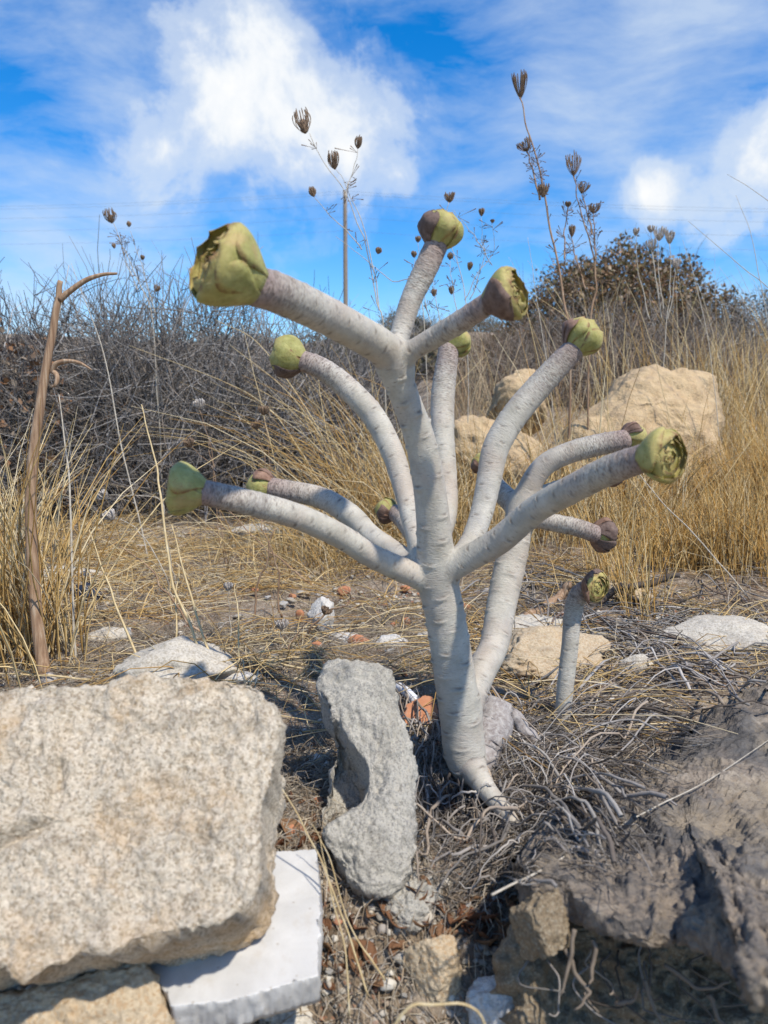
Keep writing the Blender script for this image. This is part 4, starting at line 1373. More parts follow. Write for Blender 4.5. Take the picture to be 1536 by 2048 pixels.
make_shrub('olive_shrub', 'greyish olive shrub trailing right of the domed shrub', 1560, 4.6, 0.62, 0.5, 1.05, 3400, GREY, 206, leaves=9000, leaf_cols=[(0.11, 0.10, 0.075), (0.09, 0.085, 0.055), (0.15, 0.125, 0.095)], leaf_size=(0.01, 0.024))
make_shrub('brown_shrub', 'reddish brown dry shrub at the foot of the domed shrub', 1020, 4.2, 0.34, 0.3, 0.70, 2400, [(0.24, 0.15, 0.09), (0.20, 0.16, 0.12), (0.28, 0.22, 0.16)], 207, up=0.9)
fg = np.random.default_rng(77)
for i in range(12):
    y = float(fg.uniform(6, 24))
    px = float(fg.uniform(250, 1500)) if i > 3 else (820 + 45 * i)
    x = (px - 768) / FPX * y
    make_shrub('hillside_shrub', 'small far grey-green shrub on the rising hillside', px, y, fg.uniform(.4, .8), .5, float(g0(x, y)) + fg.uniform(.35, .6), 320, GREY, 300 + i, L=(.15, .4), r=(.003, .006), leaves=1200,
               leaf_cols=[(0.12, 0.115, 0.07), (0.10, 0.10, 0.06), (0.20, 0.17, 0.11)], leaf_size=(.04, .08), group='far shrubs on the hillside')


# ------------------------------------------------------------------ grass
def blades(base, H, lean, curve, r, cols, seed, k=6, jit=0.25, tipcol=1.15):
    """base (n,3); lean (n,2) horizontal drift per unit height"""
    g_ = np.random.default_rng(seed)
    n = len(base)
    s = np.linspace(0, 1, k)[None, :, None]
    H = np.asarray(H).reshape(n, 1, 1)
    ln = (np.asarray(lean) + g_.normal(0, jit, (n, 2)))
    cv = g_.normal(0, curve, (n, 2)) + ln * 0.5
    PT = np.empty((n, k, 3))
    hor = ln[:, None] * s * 1.0 + cv[:, None] * s ** 2.4
    PT[:, :, :2] = base[:, None, :2] + hor * H
    drop = np.linalg.norm(hor, axis=2) ** 2 * 0.22
    PT[:, :, 2] = base[:, None, 2] + (s[:, :, 0] - drop) * H[:, :, 0] - 0.004
    gz = g0(PT[:, :, 0], PT[:, :, 1])
    PT[:, :, 2] = np.maximum(PT[:, :, 2], gz - 0.004)
    R = g_.uniform(*r, n)[:, None] * np.array([1, 1, .95, .85, .6, .25])[None, :k]
    cb = np.array(cols)
    cc = cb[g_.integers(len(cb), size=n)] * g_.uniform(0.75, 1.25, (n, 1))
    cc = cc[:, None] * np.linspace(0.9, tipcol, k)[None, :, None]
    return PT, R, cc


STRAW = [(0.66, 0.48, 0.22), (0.74, 0.58, 0.31), (0.58, 0.39, 0.15), (0.78, 0.66, 0.43), (0.48, 0.29, 0.10)]
GOLD = [(0.68, 0.45, 0.17), (0.60, 0.37, 0.12), (0.70, 0.51, 0.23), (0.74, 0.58, 0.32), (0.50, 0.29, 0.08)]
gg = np.random.default_rng(15)


def scatter(n, x0, x1, y0, y1, clump=0.0, seed=0):
    g_ = np.random.default_rng(seed)
    x = g_.uniform(x0, x1, n * 4)
    y = g_.uniform(y0, y1, n * 4)
    if clump:
        f = vnoise(np.stack([x * clump, y * clump, x * 0], 1), seed) + g_.uniform(-.5, .5, len(x))
        o = np.argsort(-f)[: n]
    else:
        o = np.arange(n)
    x, y = x[o], y[o]
    return np.stack([x, y, g0(x, y)], 1)


parts = []
b = scatter(4200, 0.36, 1.45, 1.36, 1.85, 5.0, 1)
parts.append(blades(b, gg.uniform(.08, .27, len(b)) * (.5 + .5 * sstep(.55, .85, b[:, 0])), np.tile([-.03, 0], (len(b), 1)), .10, (.0006, .0012), GOLD, 2, jit=.13))
b = scatter(700, 0.36, 1.5, 1.28, 1.9, 6.0, 21)
parts.append(blades(b, gg.uniform(.14, .40, len(b)) * (.6 + .4 * sstep(.6, .9, b[:, 0])), np.tile([-.05, 0], (len(b), 1)), .12, (.0006, .0011), GOLD, 22, jit=.13))
b = scatter(1300, 0.36, 1.25, 1.06, 1.40, 6.0, 61)
parts.append(blades(b, gg.uniform(.05, .22, len(b)) * sstep(1.0, 1.3, b[:, 1] + .35 * b[:, 0]), np.tile([-.03, 0], (len(b), 1)), .12, (.0005, .0010), GOLD, 62, jit=.15))
b = scatter(1500, 0.02, 0.60, 1.45, 2.5, 5.0, 3)
parts.append(blades(b, gg.uniform(.07, .26, len(b)), np.tile([0, 0], (len(b), 1)), .18, (.0006, .0012), STRAW, 4, jit=.22))
b = scatter(230, 0.40, 1.7, 1.45, 2.6, 3.0, 5)
parts.append(blades(b, gg.uniform(.38, .62, len(b)), np.tile([-.10, 0], (len(b), 1)), .14, (.0006, .0011), STRAW, 6, jit=.12))
b = scatter(1100, 0.9, 2.2, 1.8, 2.9, 3.0, 27)
parts.append(blades(b, gg.uniform(.15, .42, len(b)), np.tile([-.03, 0], (len(b), 1)), .12, (.0007, .0013), STRAW, 28, jit=.14))
b = scatter(700, 0.25, 2.4, 2.6, 3.6, 3.0, 7)
parts.append(blades(b, gg.uniform(.12, .36, len(b)), np.tile([0, 0], (len(b), 1)), .15, (.001, .0018), [(0.50, 0.38, 0.24), (0.60, 0.49, 0.32), (0.42, 0.29, 0.17)], 8, jit=.15))
b = scatter(160, -1.3, 0.3, 1.45, 2.1, 4.0, 9)
parts.append(blades(b, gg.uniform(.04, .16, len(b)), np.tile([0, 0], (len(b), 1)), .3, (.0005, .0010), STRAW, 10, jit=.4))
PT, R, cc = (np.concatenate([a[i] for a in parts]) for i in range(3))
V, F, C_ = strands(PT, R, 3, cc)
tag(mesh_np('dry_grass', V, F, MATS['strand'], None, C_), 'stand of golden dry grass on the slope right of the trunk', 'grass', None, 'stuff')


def tuft(name, label, px, py, n, spread, H, lean, curve, r, cols, seed, jit=.25):
    q_ = G1(px, py)
    g_ = np.random.default_rng(seed)
    b_ = np.stack([q_[0] + g_.normal(0, spread, n), q_[1] + g_.normal(0, spread * .8, n), np.zeros(n)], 1)
    b_[:, 2] = g0(b_[:, 0], b_[:, 1])
    PT, R, cc = blades(b_, g_.uniform(*H, n), np.tile(lean, (n, 1)), curve, r, cols, seed, jit=jit)
    V, F, C_ = strands(PT, R, 3, cc)
    root = empty(name, q_, label, 'grass')
    tag(mesh_np('blades', V, F, MATS['strand'], root, C_), kind='stuff')


tuft('grass_tuft', 'dense straw coloured grass tuft around the thick brown stalk', 40, 1325, 250, .036, (.08, .33), (-.14, 0.05), .17, (.0007, .0014), STRAW, 31, .22)
tuft('grass_tuft', 'straw tuft sweeping left in front of the lower grey shrub', 770, 1090, 260, .080, (.12, .46), (-.34, 0), .22, (.0007, .0013), STRAW, 32, .20)
tuft('grass_tuft', 'low straw tuft spilling over gravel at the foot of the sweeping tuft', 690, 1130, 200, .10, (.06, .24), (-.1, -.1), .3, (.0005, .0010), STRAW, 36, .4)
tuft('grass_tuft', 'loose bent straw tuft under the left lower branches', 620, 1150, 70, .07, (.06, .20), (-.15, -.1), .35, (.0005, .0010), STRAW, 33, .45)
tuft('grass_tuft', 'small straw tuft behind the fork of the rear stem', 930, 1110, 130, .08, (.06, .22), (.05, 0), .25, (.0006, .0011), STRAW, 34, .3)
tuft('grass_tuft', 'thin straw tuft at the far left edge under the seedy shrub', -40, 1180, 110, .08, (.10, .30), (.05, 0), .2, (.0006, .0012), STRAW, 35, .2)


# ------------------------------------------------------------------ litter on the ground
def lying(n, xr, yr, L, r, cols, seed, curl=.5, lift=.012, k=5, clump=6.0):
    g_ = np.random.default_rng(seed)
    b_ = scatter(n, *xr, *yr, clump, seed)
    a = g_.uniform(0, 2 * math.pi, n)
    ln = g_.uniform(*L, n) / (k - 1)
    PT = np.empty((n, k, 3))
    PT[:, 0] = b_
    rate = g_.normal(0, curl, n)
    for j in range(1, k):
        a = a + rate + g_.normal(0, curl * .5, n)
        PT[:, j, 0] = PT[:, j - 1, 0] + np.cos(a) * ln
        PT[:, j, 1] = PT[:, j - 1, 1] + np.sin(a) * ln
    PT[:, :, 2] = g0(PT[:, :, 0], PT[:, :, 1]) + 0.0025 + np.abs(g_.normal(0, lift, n))[:, None] * np.sin(np.linspace(0.25, 2.6, k) * g_.uniform(.6, 1.3, (n, 1)))
    R = g_.uniform(*r, n)[:, None] * np.linspace(1, .5, k)[None]
    cb = np.array(cols)
    cc = cb[g_.integers(len(cb), size=n)] * g_.uniform(.6, 1.3, (n, 1))
    return PT, R, cc


HAIR = [(0.34, 0.295, 0.24), (0.46, 0.41, 0.34), (0.24, 0.19, 0.14), (0.52, 0.45, 0.34), (0.38, 0.29, 0.19)]
L1 = lying(11000, (-.55, .62), (.56, 1.20), (.012, .045), (.00022, .00048), HAIR, 41, 1.3, .006, k=4)
L2 = lying(5200, (-.9, .9), (.85, 1.9), (.02, .08), (.0004, .0008), HAIR + STRAW, 42, .8, .012, k=4)
L3 = lying(2200, (-.8, .6), (.7, 1.8), (.05, .20), (.0005, .0010), STRAW, 43, .12, .02)
L4 = lying(1600, (-.12, .22), (.40, .66), (.012, .05), (.0003, .0006), HAIR, 44, .8, .006, clump=0)
L5 = lying(1500, (-.18, -.02), (.50, .72), (.012, .04), (.00025, .0005), HAIR, 45, 1.0, .008, clump=0)
L6 = lying(500, (.10, .75), (.80, 1.35), (.05, .18), (.0008, .002), GREY + [(0.20, 0.15, 0.12)], 46, .2, .012, clump=0)
L7 = lying(4000, (-1.3, 1.2), (1.35, 2.3), (.04, .16), (.0007, .0013), STRAW + HAIR, 47, .4, .02, k=4)
VA, FA, CA, off = [], [], [], 0
for a in (L1, L2, L3, L4, L5, L6, L7):
    V, F, C_ = strands(*a[:2], 3, a[2])
    VA.append(V); FA.append(F + off); CA.append(C_); off += len(V)
V, F, C_ = np.concatenate(VA), np.concatenate(FA), np.concatenate(CA)
tag(mesh_np('plant_litter', V, F, MATS['strand'], None, C_), 'mat of curled dry stems and straw strewn over the ground', 'litter', None, 'stuff')

# grit too small to count, and pebbles that can be told apart
v2, f2 = ICO[2]
pg = np.random.default_rng(51)
n = 6900
b = np.vstack([scatter(3600, -.5, .55, .62, 1.3, 5, 52), scatter(2200, -.8, .5, 1.0, 2.0, 4, 53), scatter(1100, -.2, .22, .36, .58, 0, 54)])
s1, e1 = np.array(ICO[2][0]), ICO[2][1]
oct_v = np.array([[1, 0, 0], [-1, 0, 0], [0, 1, 0], [0, -1, 0], [0, 0, 1], [0, 0, -1], [.6, .6, .5], [-.6, .5, .55]], float)
oct_f = np.array([[0, 6, 4], [0, 2, 6], [2, 4, 6], [2, 7, 4], [2, 1, 7], [1, 4, 7], [1, 3, 4], [3, 0, 4], [2, 0, 5], [1, 2, 5], [3, 1, 5], [0, 3, 5]])
sz = pg.gamma(2.0, .0011, n)[:, None, None] + .0010
VV = oct_v[None] * pg.uniform(.6, 1.2, (n, 8, 3)) * sz * [1, .9, .65]
an = pg.uniform(0, 6.28, n)
ca, sa = np.cos(an)[:, None], np.sin(an)[:, None]
VV = np.stack([VV[:, :, 0] * ca - VV[:, :, 1] * sa, VV[:, :, 0] * sa + VV[:, :, 1] * ca, VV[:, :, 2]], -1) + b[:, None] + [0, 0, .0012]
FF = (oct_f[None] + (np.arange(n) * 8)[:, None, None]).reshape(-1, 3)
pc = np.array([(0.50, 0.45, 0.37), (0.60, 0.56, 0.48), (0.36, 0.29, 0.22), (0.40, 0.20, 0.12), (0.44, 0.40, 0.35), (0.30, 0.26, 0.21)])
cc = pc[pg.choice(6, n, p=[.3, .32, .14, .08, .10, .06])] * pg.uniform(.75, 1.15, (n, 1))
m, t = newmat('grit')
c = attr(t, 'Col')
finish(t, t.mix(t.noise(geo_co(t), 500, 3), t.mix(1.0, c, (.7, .68, .66), 'MULTIPLY'), c), .9, spec=.2)
tag(mesh_np('gravel', VV.reshape(-1, 3), FF, MATS['grit'], None, np.repeat(cc, 8, 0), smooth=False), 'pale grit and gravel scattered over the soil', 'gravel', None, 'stuff')

PEBM = ['pale_rock', 'white_rock', 'tan_rock', 'pale_rock', 'terracotta', 'white_rock']
PEBN = ['sandy', 'whitish', 'tan', 'sandy', 'brick red', 'whitish']
PEB = [blob('pebble', (0, 0, 0), (1, .85, .55), mt, 3, 400 + i, 16, .22).data for i, mt in enumerate(PEBM)]
for o in [o for o in COL.objects if o.name.startswith('pebble')]:
    bpy.data.objects.remove(o)
regs = [(560, 900, 1130, 1320, 44, 'on the gravel around the knobbly white stone'), (900, 1350, 1180, 1420, 30, 'in the litter around the long tan rock'), (380, 640, 1180, 1360, 22, 'behind the granite block'), (620, 1010, 1800, 2040, 26, 'around the foot of the coarse beige stone'), (80, 500, 1100, 1280, 26, 'under the straw before the grey shrub'), (560, 660, 1560, 1700, 6, 'between granite block and grey lump')]
for (xa, xb, ya, yb, nn, wh) in regs:
    for i in range(nn):
        px, py = pg.uniform(xa, xb), pg.uniform(ya, yb)
        q_ = G1(px, py)
        d_ = (q_ - C0) @ FWD
        sz_ = pg.uniform(9, 26) ** 1.0 * d_ / FPX
        kp = int(pg.choice(6, p=[.24, .2, .16, .2, .06, .14]))
        big_ = sz_ / d_ * FPX > 18
        o = link_mesh('pebble', PEB[kp])
        o.location = q_ + [0, 0, sz_ * .12]
        o.rotation_euler = (pg.uniform(-.3, .3), pg.uniform(-.3, .3), pg.uniform(0, 6.28))
        o.scale = (sz_,) * 3
        tag(o, ('larger ' if big_ else 'small ') + PEBN[kp] + ' pebble ' + wh, 'pebble', ('larger ' if big_ else 'small ') + PEBN[kp] + ' pebbles ' + wh)


# dead leaves
def dead_leaf_mesh(seed):
    g_ = np.random.default_rng(seed)
    nt_, nu = 9, 5
    t_ = np.linspace(0, 1, nt_)[:, None]
    s_ = np.linspace(-1, 1, nu)[None]
    wd = .30 * np.sin(np.clip(t_, .02, .98) * math.pi) ** .8
    x_ = t_ - .5 + 0 * s_
    y_ = s_ * wd
    z_ = .28 * (s_ ** 2) * wd * 2.2 + .25 * (t_ - .5) ** 2 + .06 * np.sin(7 * t_ + g_.uniform(0, 6)) + .04 * s_ * np.cos(5 * t_ + g_.uniform(0, 6))
    V = np.stack([x_, y_, z_ * np.ones_like(y_)], -1).reshape(-1, 3)
    V = np.vstack([V, V - [0, 0, .02]])
    n1_ = nt_ * nu
    idx = np.arange(n1_).reshape(nt_, nu)
    Fo = np.stack([idx[:-1, :-1], idx[:-1, 1:], idx[1:, 1:], idx[1:, :-1]], -1).reshape(-1, 4)
    loop = np.concatenate([idx[0, :], idx[1:, -1], idx[-1, -2::-1], idx[-2:0:-1, 0]])
    l2 = np.roll(loop, -1)
    o = mesh_np('dead_leaf', V, [Fo, (Fo + n1_)[:, ::-1], np.stack([l2, loop, loop + n1_, l2 + n1_], -1)], MATS['litter_leaf'], None, origin=(0, 0, 0))
    me = o.data
    bpy.data.objects.remove(o)
    return me


m, t = newmat('litter_leaf')
nn_ = t.noise(obj_co(t), 5, 4, .6)
pk = t.n('ShaderNodeObjectInfo').outputs['Random']
c = t.mix(pk, (0.17, 0.065, 0.03), (0.33, 0.19, 0.10))
finish(t, t.mix(nn_, t.mix(1.0, c, (.5, .48, .46), 'MULTIPLY'), c), .75, bump=nn_, bs=.4, bd=.02, spec=.25, trans=.1)
DL = [dead_leaf_mesh(i) for i in range(5)]
for (xa, xb, ya, yb, nn, wh) in [(780, 1030, 1780, 1900, 30, 'above the coarse beige stone'), (650, 800, 1830, 2000, 14, 'beside the marble slab'), (560, 650, 1560, 1700, 14, 'between granite block and grey lump'), (880, 1030, 1540, 1720, 16, 'among the roots under the trunk'), (600, 1000, 1340, 1480, 8, 'around the terracotta shard'), (1020, 1120, 1880, 2030, 10, 'below the lumpy earth clod')]:
    for i in range(nn):
        q_ = G1(pg.uniform(xa, xb), pg.uniform(ya, yb))
        o = link_mesh('dead_leaf', DL[pg.integers(5)])
        s_ = pg.uniform(.010, .024)
        o.location = q_ + [0, 0, .003]
        o.rotation_euler = (pg.uniform(-.7, .7), pg.uniform(-.6, .6), pg.uniform(0, 6.28))
        o.scale = (s_, s_, s_)
        tag(o, 'curled reddish brown dead leaf ' + wh, 'dead leaf', 'curled dead leaves ' + wh)


# ------------------------------------------------------------------ tall dry stalks and seed heads
m, t = newmat('stalk_brown')
sc_ = t.n('ShaderNodeMapping', {'Vector': geo_co(t), 'Scale': (1, 1, .03)}).outputs[0]
nn_ = t.noise(sc_, 300, 3, .55)
finish(t, t.ramp(nn_, [(.3, (.19, .11, .065)), (.55, (.34, .225, .14)), (.75, (.46, .36, .26))]), .75, bump=nn_, bs=.6, bd=.0015, spec=.2)
m, t = newmat('straw')
nn_ = t.noise(t.n('ShaderNodeMapping', {'Vector': geo_co(t), 'Scale': (1, 1, .2)}).outputs[0], 300, 3)
finish(t, t.ramp(nn_, [(.3, (.50, .36, .17)), (.6, (.64, .51, .29)), (.8, (.70, .62, .45))]), .6, spec=.3, trans=.08)
m, t = newmat('pale_stalk')
nn_ = t.noise(geo_co(t), 200, 3)
finish(t, t.ramp(nn_, [(.3, (.36, .31, .24)), (.7, (.55, .50, .41))]), .7, spec=.25)
m, t = newmat('seed_brown')
nn_ = t.noise(geo_co(t), 300, 3)
finish(t, t.ramp(nn_, [(.3, (.12, .08, .055)), (.7, (.30, .21, .14))]), .85, spec=.15)
m, t = newmat('seed_pale')
nn_ = t.noise(geo_co(t), 400, 3)
finish(t, t.ramp(nn_, [(.3, (.24, .19, .15)), (.7, (.62, .58, .53))]), .8, spec=.2)

db = gdepth(88, 1352)
stk = empty('brown_stalk', P(88, 1352, db), 'thick ribbed brown dead stalk with a bent side shoot rising from the straw tuft', 'stalk')
tube('stem', pxpath([(92, 1356, db), (80, 1290, db), (66, 1150, db), (62, 1010, db), (70, 880, db), (92, 740, db), (112, 620, db), (121, 562, db)]), [.0082, .0072, .0066, .0064, .0060, .0050, .0040, .0030], MATS['stalk_brown'], stk, 60, 10, wob=.0006)
tube('side_shoot', pxpath([(119, 600, db), (140, 582, db), (172, 560, db), (205, 549, db), (234, 547, db)]), [.004, .0034, .003, .0022, .0014], MATS['stalk_brown'], stk, 24, 7)
tube('side_shoot', pxpath([(104, 745, db), (112, 728, db - .003), (135, 722, db - .006), (160, 726, db - .008), (184, 740, db - .01)]), [.003, .0032, .0026, .002, .0008], MATS['stalk_brown'], stk, 20, 6)
tube('side_shoot', pxpath([(106, 742, db), (114, 752, db - .004), (112, 768, db - .006), (104, 774, db - .006)]), [.003, .003, .0024, .001], MATS['stalk_brown'], stk, 16, 6)

STALKS = [  # photo path from foot to tip, radius (m), material, label
    ([(30, 1120), (70, 870), (138, 530)], .0016, 'pale_stalk', 'pale straight grass stalk crossing behind the thick brown stalk'),
    ([(150, 1330), (140, 1000), (118, 790)], .0014, 'pale_stalk', 'pale stalk close beside the thick brown stalk'),
    ([(300, 1130), (245, 900), (205, 700), (142, 527)], .0014, 'pale_stalk', 'long bent pale stalk whose top folds over beside the brown stalk'),
    ([(418, 1362), (385, 1260), (345, 1160), (322, 1000), (310, 920), (282, 808)], .0017, 'straw', 'tall straw stalk leaning behind the granite block, tip by the grey shrub'),
    ([(446, 1362), (410, 1280), (372, 1160), (345, 1050)], .0016, 'straw', 'straw stalk rising over the granite block under the left rosette'),
    ([(296, 1358), (262, 1280), (220, 1180), (180, 1060)], .0017, 'straw', 'golden stalk slanting up left behind the granite block'),
    ([(345, 1362), (352, 1290), (352, 1210), (358, 1130)], .0012, 'straw', 'short upright straw behind the top of the granite block'),
    ([(480, 1362), (476, 1250), (470, 1170)], .0010, 'straw', 'thin upright straw ending in a white dry floret'),
    ([(640, 1345), (480, 1310), (330, 1275), (180, 1220)], .0014, 'straw', 'long golden straw lying level above the granite block'),
    ([(185, 1360), (90, 1352), (-20, 1345)], .0014, 'straw', 'straw lying along the back of the granite block'),
    ([(740, 1090), (700, 980), (620, 830), (520, 690), (432, 640)], .0014, 'straw', 'long arching straw over the grey shrub'),
    ([(760, 1090), (690, 960), (590, 800), (460, 690)], .0013, 'straw', 'straw arching low over the grey shrub'),
    ([(700, 1080), (600, 900), (500, 790), (258, 690)], .0012, 'straw', 'lowest straw arching far left over the grey shrub'),
    ([(560, 1110), (555, 960), (520, 800), (485, 650)], .0011, 'straw', 'straw rising steeply before the grey shrub'),
    ([(735, 1990), (700, 1880), (650, 1740), (590, 1620), (545, 1545)], .0012, 'straw', 'golden straw slanting from the granite block down past the marble slab'),
    ([(700, 2030), (690, 1900), (660, 1780), (640, 1680)], .0011, 'straw', 'thin straw standing beside the marble slab corner'),
    ([(770, 1960), (700, 1850), (660, 1720), (625, 1650)], .0010, 'straw', 'straw crossing in front of the grey lump'),
    ([(985, 1790), (1090, 1735), (1200, 1672), (1320, 1610), (1420, 1558), (1560, 1465)], .0013, 'pale_stalk', 'long pale stalk lying across the dead woody crust'),
    ([(955, 1425), (1040, 1405), (1130, 1396), (1300, 1392), (1540, 1400)], .0012, 'pale_stalk', 'long pale stalk crossing behind the trunk and young succulent'),
    ([(800, 1540), (770, 1640), (730, 1740), (700, 1800)], .0014, 'pale_stalk', 'grey stalk leaning across the grey lump'),
    ([(1500, 1200), (1400, 1080), (1310, 990), (1225, 870)], .0012, 'pale_stalk', 'pale straw slanting across the golden grass'),
    ([(1390, 1130), (1300, 1010), (1240, 930), (1150, 790)], .0011, 'straw', 'straw slanting behind the front right rosette'),
    ([(1620, 700), (1560, 600), (1480, 530), (1376, 442)], .0012, 'pale_stalk', 'grass stalk nodding in from the right with a feathery tip'),
    ([(1640, 620), (1590, 470), (1540, 405), (1455, 348)], .0012, 'pale_stalk', 'highest grass stalk nodding in from the right'),
    ([(1560, 800), (1530, 620), (1505, 480), (1472, 390)], .0010, 'pale_stalk', 'thin upright grass stalk beside the nodding ones'),
    ([(1230, 900), (1170, 700), (1110, 580), (1082, 548)], .0010, 'straw', 'straw standing before the domed shrub'),
    ([(1110, 860), (1090, 700), (1068, 560), (1056, 475)], .0010, 'pale_stalk', 'bare pale grass stalk beside the upper right rosette'),
    ([(1360, 960), (1330, 800), (1290, 650), (1250, 560)], .0010, 'straw', 'straw before the right side of the domed shrub'),
    ([(1440, 900), (1420, 700), (1390, 560), (1365, 480)], .0010, 'pale_stalk', 'pale straw right of the domed shrub'),
    ([(845, 610), (780, 560), (720, 510), (672, 473)], .0011, 'pale_stalk', 'pale straw slanting before the distant pole'),
    ([(740, 2060), (800, 2032), (870, 2008), (960, 2030), (1010, 2060)], .0015, 'straw', 'bent straw arching in front of the beige and crystalline stones'),
]
for i, (pp, r_, mt, lb) in enumerate(STALKS):
    px0, py0 = pp[0]
    lyingdown = lb.find('lying') >= 0 or lb.find('crossing behind the trunk') >= 0
    if py0 > 1040 and px0 < 1600:
        d0 = gdepth(px0, py0)
    else:
        d0 = 1.75
    if lyingdown:
        pts = np.array([P(a, b, gdepth(a, min(b, 2040)) - .018) for a, b in pp])
        if 'dead woody' in lb:
            pts = np.array([P(a, b, crust_d(a, b) - .046) for a, b in pp])
    elif 'arching in front' in lb:
        pts = np.array([P(a, b, .34) for a, b in pp])
        pts[0, 2] -= .03; pts[-1, 2] -= .03
    elif py0 > 1500:
        pts = np.array([P(a, b, d0 - .012 + j * .004) for j, (a, b) in enumerate(pp)])
    else:
        pts = np.array([P(a, b, d0 + .02 * j) for j, (a, b) in enumerate(pp)])
    if d0 == 1.75 and not lyingdown:
        q_ = pts[0].copy(); q_[2] = g0(q_[0], q_[1]) - .005
        pts = np.vstack([[q_ + [0.02, 0, 0]], pts])
    if py0 > 1500:
        r_ *= .5
    tag(tube('straw_stalk', pts, [r_ * 1.1, r_, r_ * .8, r_ * .4], MATS[mt], None, 30, 5, wob=.0012 if py0 < 1500 else .0004, seed=i), lb, 'stalk')


def umbel(name, parent, base, axis, wd, ht, mat, n=22, openf=.25, seed=0, r=.0009):
    """bird's-nest seed head: rays that spread and close again"""
    g_ = np.random.default_rng(seed)
    A = Vector(axis).normalized()
    M = np.array(A.to_track_quat('Z', 'Y').to_matrix())
    k = 7
    s = np.linspace(0, 1, k)
    PT = []
    for i in range(n):
        a = i * 2.39996
        q_ = .35 + .65 * math.sqrt((i + .5) / n)
        prof = q_ * (np.sin(s * math.pi * (.78 - .30 * openf)) ** .8)
        prof[-1] = max(prof[-1], q_ * openf)
        h = s * ht * g_.uniform(.8, 1.05) * (1.05 - .25 * q_ * (1 - openf))
        tw = a + .25 * s * g_.normal()
        PT.append(np.stack([np.cos(tw) * prof * wd * .5, np.sin(tw) * prof * wd * .5, h], 1))
    PT = np.array(PT)
    PT = PT @ M.T + base
    R = np.ones((n, k)) * r * np.array([.8, .8, .8, .9, 1.1, 1.5, .9])
    V, F, _ = strands(PT, R, 4)
    bv, bf = ICO[3]
    cz = .20 if openf < .8 else .09
    core = (bv * [wd * cz, wd * cz, ht * cz * 1.5] + [0, 0, ht * cz * 1.5]) @ M.T + base
    core += .0012 * fbm(core * 500, 2, seed)[:, None]
    return mesh_np(name, np.vstack([V, core]), [F, bf + len(V)], MATS[mat], parent)


def weed(name, label, stems, heads, d, smat, hmat, cat='seed head plant', group=None, r=.0014, n=22, ground=None, bits=0, seed=0):
    """stems: photo paths from tip to foot (the first one reaches the ground); heads: (px, py, w, h, tilt x, open)"""
    foot = stems[0][-1]
    fw = P(*foot, d)
    gp = np.array([fw[0] + .01, fw[1] + .02, g0(fw[0] + .01, fw[1] + .02) - .004])
    root = empty(name, gp, label, cat, group)
    g_ = np.random.default_rng(900 + seed)
    for i, pp in enumerate(stems):
        pts = np.array([P(a, b, d + g_.normal(0, .003)) for a, b in pp])
        if i == 0:
            pts = np.vstack([pts, (pts[-1] + gp) / 2, gp])
        k = np.array([.55, .7, .9, 1.1, 1.4]) * r * (1 if i == 0 else .75)
        o = tube('stem', pts, k, MATS[smat], root, 34, 5, wob=.002, seed=i + seed)
        if bits:
            C_ = smooth_path(pts[:len(pp)], 40)
            bp = []
            for j in range(bits):
                q_ = C_[g_.integers(2, 39)]
                v_ = g_.normal(0, 1, 3); v_[2] = abs(v_[2]); v_ /= np.linalg.norm(v_)
                l_ = g_.uniform(.008, .022)
                for _ in range(3):
                    w_ = v_ + g_.normal(0, .6, 3)
                    bp.append(q_ + np.linspace(0, 1, 4)[:, None] ** 1.2 * l_ * w_)
            V, F, _ = strands(np.array(bp), np.array([[.5, .5, .8, 1.6]]) * .0007, 4)
            tag(mesh_np('side_umbel', V, F, MATS['seed_brown'], root), kind='stuff')
    for i, (px, py, w_, h_, tx, of) in enumerate(heads):
        ax = np.array([tx, g_.normal(0, .12), 1.0])
        ax /= np.linalg.norm(ax)
        b_ = P(px, py, d) - ax * h_ * .5 * d / FPX
        umbel('seed_head', root, b_, ax, w_ * d / FPX * 1.1, h_ * d / FPX, hmat, n, of, seed * 10 + i)
    return root


weed('wild_carrot', 'dry wild carrot with four closed brown seed heads before the white cloud',
     [[(618, 268), (652, 330), (690, 385), (712, 440), (735, 500), (752, 600), (768, 660)], [(674, 338), (700, 390), (725, 450), (748, 540), (760, 620)], [(716, 298), (706, 345), (694, 376), (690, 400)], [(630, 396), (660, 430), (700, 470), (725, 500)]],
     [(605, 243, 36, 52, -.25, .35), (667, 318, 22, 40, -.15, .15), (717, 283, 14, 28, .1, .1), (625, 383, 14, 24, -.3, .1), (757, 501, 12, 14, .2, .2)], 1.7, 'pale_stalk', 'seed_brown', bits=5, seed=1)
weed('wild_carrot', 'tallest dry wild carrot with an open spiky seed head before thin cloud',
     [[(1041, 194), (1050, 240), (1064, 290), (1082, 350), (1096, 430), (1110, 500), (1128, 600), (1140, 690)], [(1052, 300), (1066, 340), (1080, 400)]],
     [(1040, 172, 30, 48, -.08, .95), (1050, 292, 28, 22, -.5, .9), (1087, 380, 20, 30, .1, .5)], 1.7, 'stalk_brown', 'seed_brown', r=.0026, bits=16, seed=2)
weed('wild_carrot', 'dry wild carrot with a ragged spiky head right of the tallest one',
     [[(1148, 352), (1156, 400), (1170, 450), (1186, 510), (1192, 580), (1180, 650)], [(1165, 390), (1176, 430), (1184, 470)], [(1188, 425), (1190, 470), (1190, 520)], [(1136, 412), (1128, 470), (1130, 520)], [(1144, 472), (1152, 520), (1172, 580)]],
     [(1147, 332, 30, 42, 0, .95), (1166, 377, 24, 20, .3, .9), (1188, 418, 24, 18, .2, .9), (1136, 408, 12, 12, 0, .3), (1144, 462, 12, 24, 0, .6)], 1.75, 'stalk_brown', 'seed_brown', r=.0022, bits=12, seed=3)
